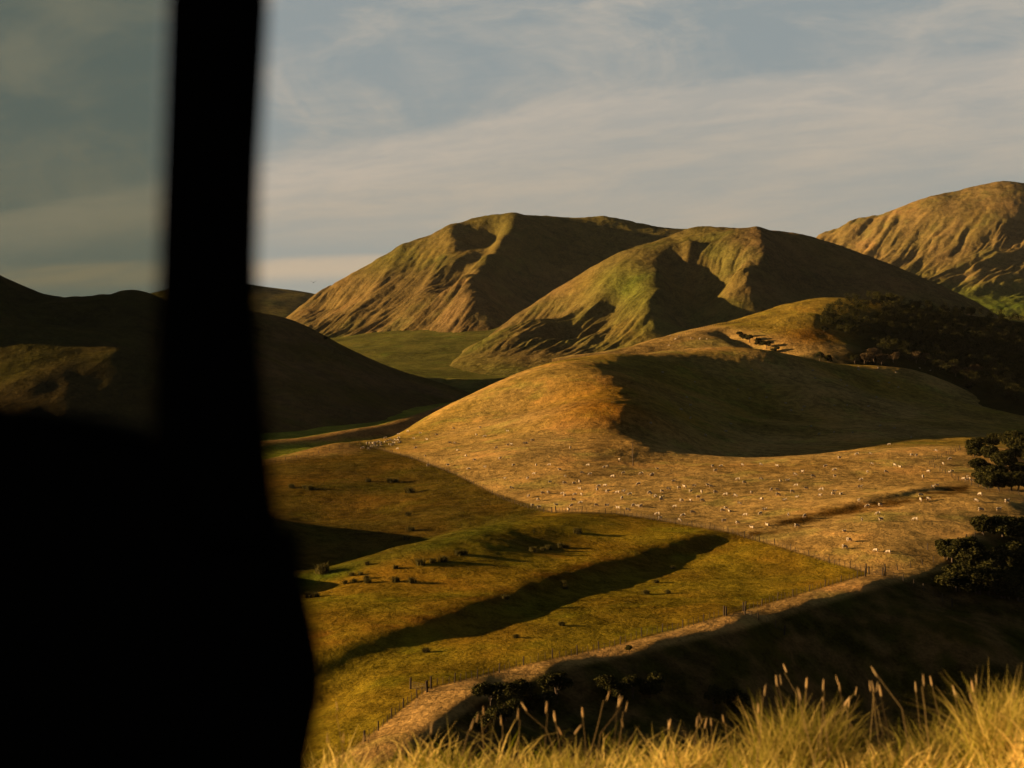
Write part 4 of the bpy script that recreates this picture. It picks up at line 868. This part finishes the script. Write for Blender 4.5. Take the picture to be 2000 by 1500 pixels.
def tussock(px, d, Rr, n, H, lab):
    x0 = (px - 1000) / F * d; a = rs.rand(n) * 6.28; r = Rr * 0.35 * rs.rand(n) ** 0.5; x = r * np.cos(a); y = r * np.sin(a); z0 = float(bz(x0, d)[0])
    V, Fc, C = blades(x, y, np.zeros(n), H * (0.6 + 0.5 * rs.rand(n)), 0.005, 0.25 + 0.75 * rs.rand(n), np.clip(0.35 + rs.normal(size=n) * 0.3, 0, 1), 4)
    o = np_mesh('tussock', V, Fc, M_grass, smooth=False, attrs={'leaf': C}); o.location = (x0, d, z0); tag(o, lab, 'tussock')
tussock(1560, 5.6, 0.5, 900, 0.33, 'big grass tussock with a dark core right of centre in the foreground')
tussock(1985, 5.2, 0.5, 900, 0.38, 'tall green tussock at the right edge of the foreground')
tussock(1850, 5.7, 0.4, 450, 0.25, 'rounded tussock left of the tall one at the right edge')
tussock(1090, 5.4, 0.4, 300, 0.22, 'low straw coloured tussock under the gully bushes')
tussock(1380, 5.7, 0.35, 250, 0.20, 'small tussock left of the big one in the foreground')
# seed stalks
SK = [(1597, 1298), (1546, 1325), (1560, 1322), (1608, 1330), (1572, 1318), (1790, 1312), (1703, 1325), (1712, 1318), (1735, 1330), (1672, 1322), (1658, 1345), (1655, 1360), (1752, 1335), (1768, 1340), (1484, 1340), (1478, 1372), (1405, 1378), (1424, 1390), (1440, 1372), (1930, 1315), (1938, 1325), (1942, 1338), (1950, 1336), (1868, 1318), (1833, 1325), (1520, 1395), (1144, 1345), (1200, 1362), (1209, 1378), (1160, 1382), (1110, 1372), (1070, 1378), (1115, 1395), (1150, 1398), (958, 1368), (928, 1402), (1020, 1388), (1040, 1390), (995, 1400), (690, 1362), (800, 1368), (675, 1418), (640, 1440), (655, 1445), (705, 1440), (1252, 1390), (1290, 1402), (1330, 1400), (1350, 1396), (1362, 1412), (1595, 1350), (1620, 1350), (1900, 1330), (1815, 1338), (1640, 1372), (1175, 1372), (880, 1408), (840, 1420), (760, 1440)]
def stalk_mesh(kind):
    b1 = bmesh.new(); L = 0.10 if kind else 0.0
    tube(b1, [(0, 0, -0.05), (0.01, 0, 0.15), (0.02 + L * .2, 0, 0.30), (0.03 + L, 0, 0.40)], [0.0018, 0.0016, 0.0013, 0.001], 4)
    b2 = bmesh.new(); c = Vector((0.03 + L, 0, 0.40)); t = Vector((0.1 + L * 6, 0, 1)).normalized()
    tube(b2, [c[:], (c + t * .008)[:], (c + t * .022)[:], (c + t * .036)[:], (c + t * .046)[:]], [0.0010, 0.0032, 0.0036, 0.0024, 0.0006], 8)
    out = []
    for nm, b, mt in (('stem', b1, M_seed), ('seed_head', b2, M_seed)):
        me = bpy.data.meshes.new(nm); b.to_mesh(me); b.free(); me.materials.append(mt)
        ca_ = me.color_attributes.new('leaf', 'FLOAT_COLOR', 'POINT'); v = 0.0 if nm == 'stem' else 0.9
        ca_.data.foreach_set('color', np.tile([v, v, v, 1.0], len(me.vertices)).astype(np.float32)); out.append(me)
    return out
SMs = [stalk_mesh(0), stalk_mesh(1)]
named = {0: 'tallest seed stalk with a pale head above the big tussock', 5: 'lone tall seed stalk standing against the dark slope between the tussocks', 26: 'pale seed head leaning over the gully left of centre', 39: 'seed stalk beside the window post rising over the green slope'}
for i, (px, py) in enumerate(SK):
    d = 5.0 + 1.1 * rs.rand(); x0 = (px - 1000) / F * d; z0 = float(bz(x0, d)[0]); zt = -(py - HZ) / F * d; hh = max(0.12, zt - z0)
    root = empty('grass_stalk', (x0 - 0.02, d, z0), rs.rand() * 6.28); root.rotation_euler = (rs.normal() * .2, rs.normal() * .2, rs.rand() * 6.28)
    for me in SMs[i % 5 == 0]:
        c = link(bpy.data.objects.new(me.name, me)); c.parent = root
        sc_ = hh / 0.446; hs = rs.uniform(0.5, 1.05); c.scale = (1, 1, sc_) if me.name.startswith('stem') else (hs, hs, 1)
        if me.name.startswith('seed'): c.location = (0, 0, 0.40 * sc_ - 0.40)
    if i in named: retag(root, named[i], 'grass stalk')
    elif px < 860: banded(root, px, 'seed stalk', 'near the window post', 'grass stalk', 'seed stalks near the window post')
    elif px < 1380: banded(root, px, 'seed stalk', 'standing against the black gully', 'grass stalk', 'seed stalks in front of the gully')
    elif px < 1640: banded(root, px, 'seed stalk', 'around the big tussock', 'grass stalk', 'seed stalks round the big tussock')
    else: banded(root, px, 'seed stalk', 'right of the big tussock', 'grass stalk', 'seed stalks on the right')
settle_bands()

# ------------------------------------------------------------------ thin evening haze
bm = bmesh.new(); bmesh.ops.create_cube(bm, size=1.0)
m, q, o = mat_new('evening_air'); v = q.n('ShaderNodeVolumePrincipled'); v.inputs['Density'].default_value = 7e-6; v.inputs['Color'].default_value = (0.85, 0.85, 0.85, 1); v.inputs['Anisotropy'].default_value = 0.2
q.l(v.outputs[0], o.inputs['Volume'])
hz = bm_obj('haze', bm, m); hz.location = (0, 6900, 155); hz.scale = (52000, 15400, 560); tag(hz, 'thin warm evening haze over the valley', 'haze', kind='stuff')
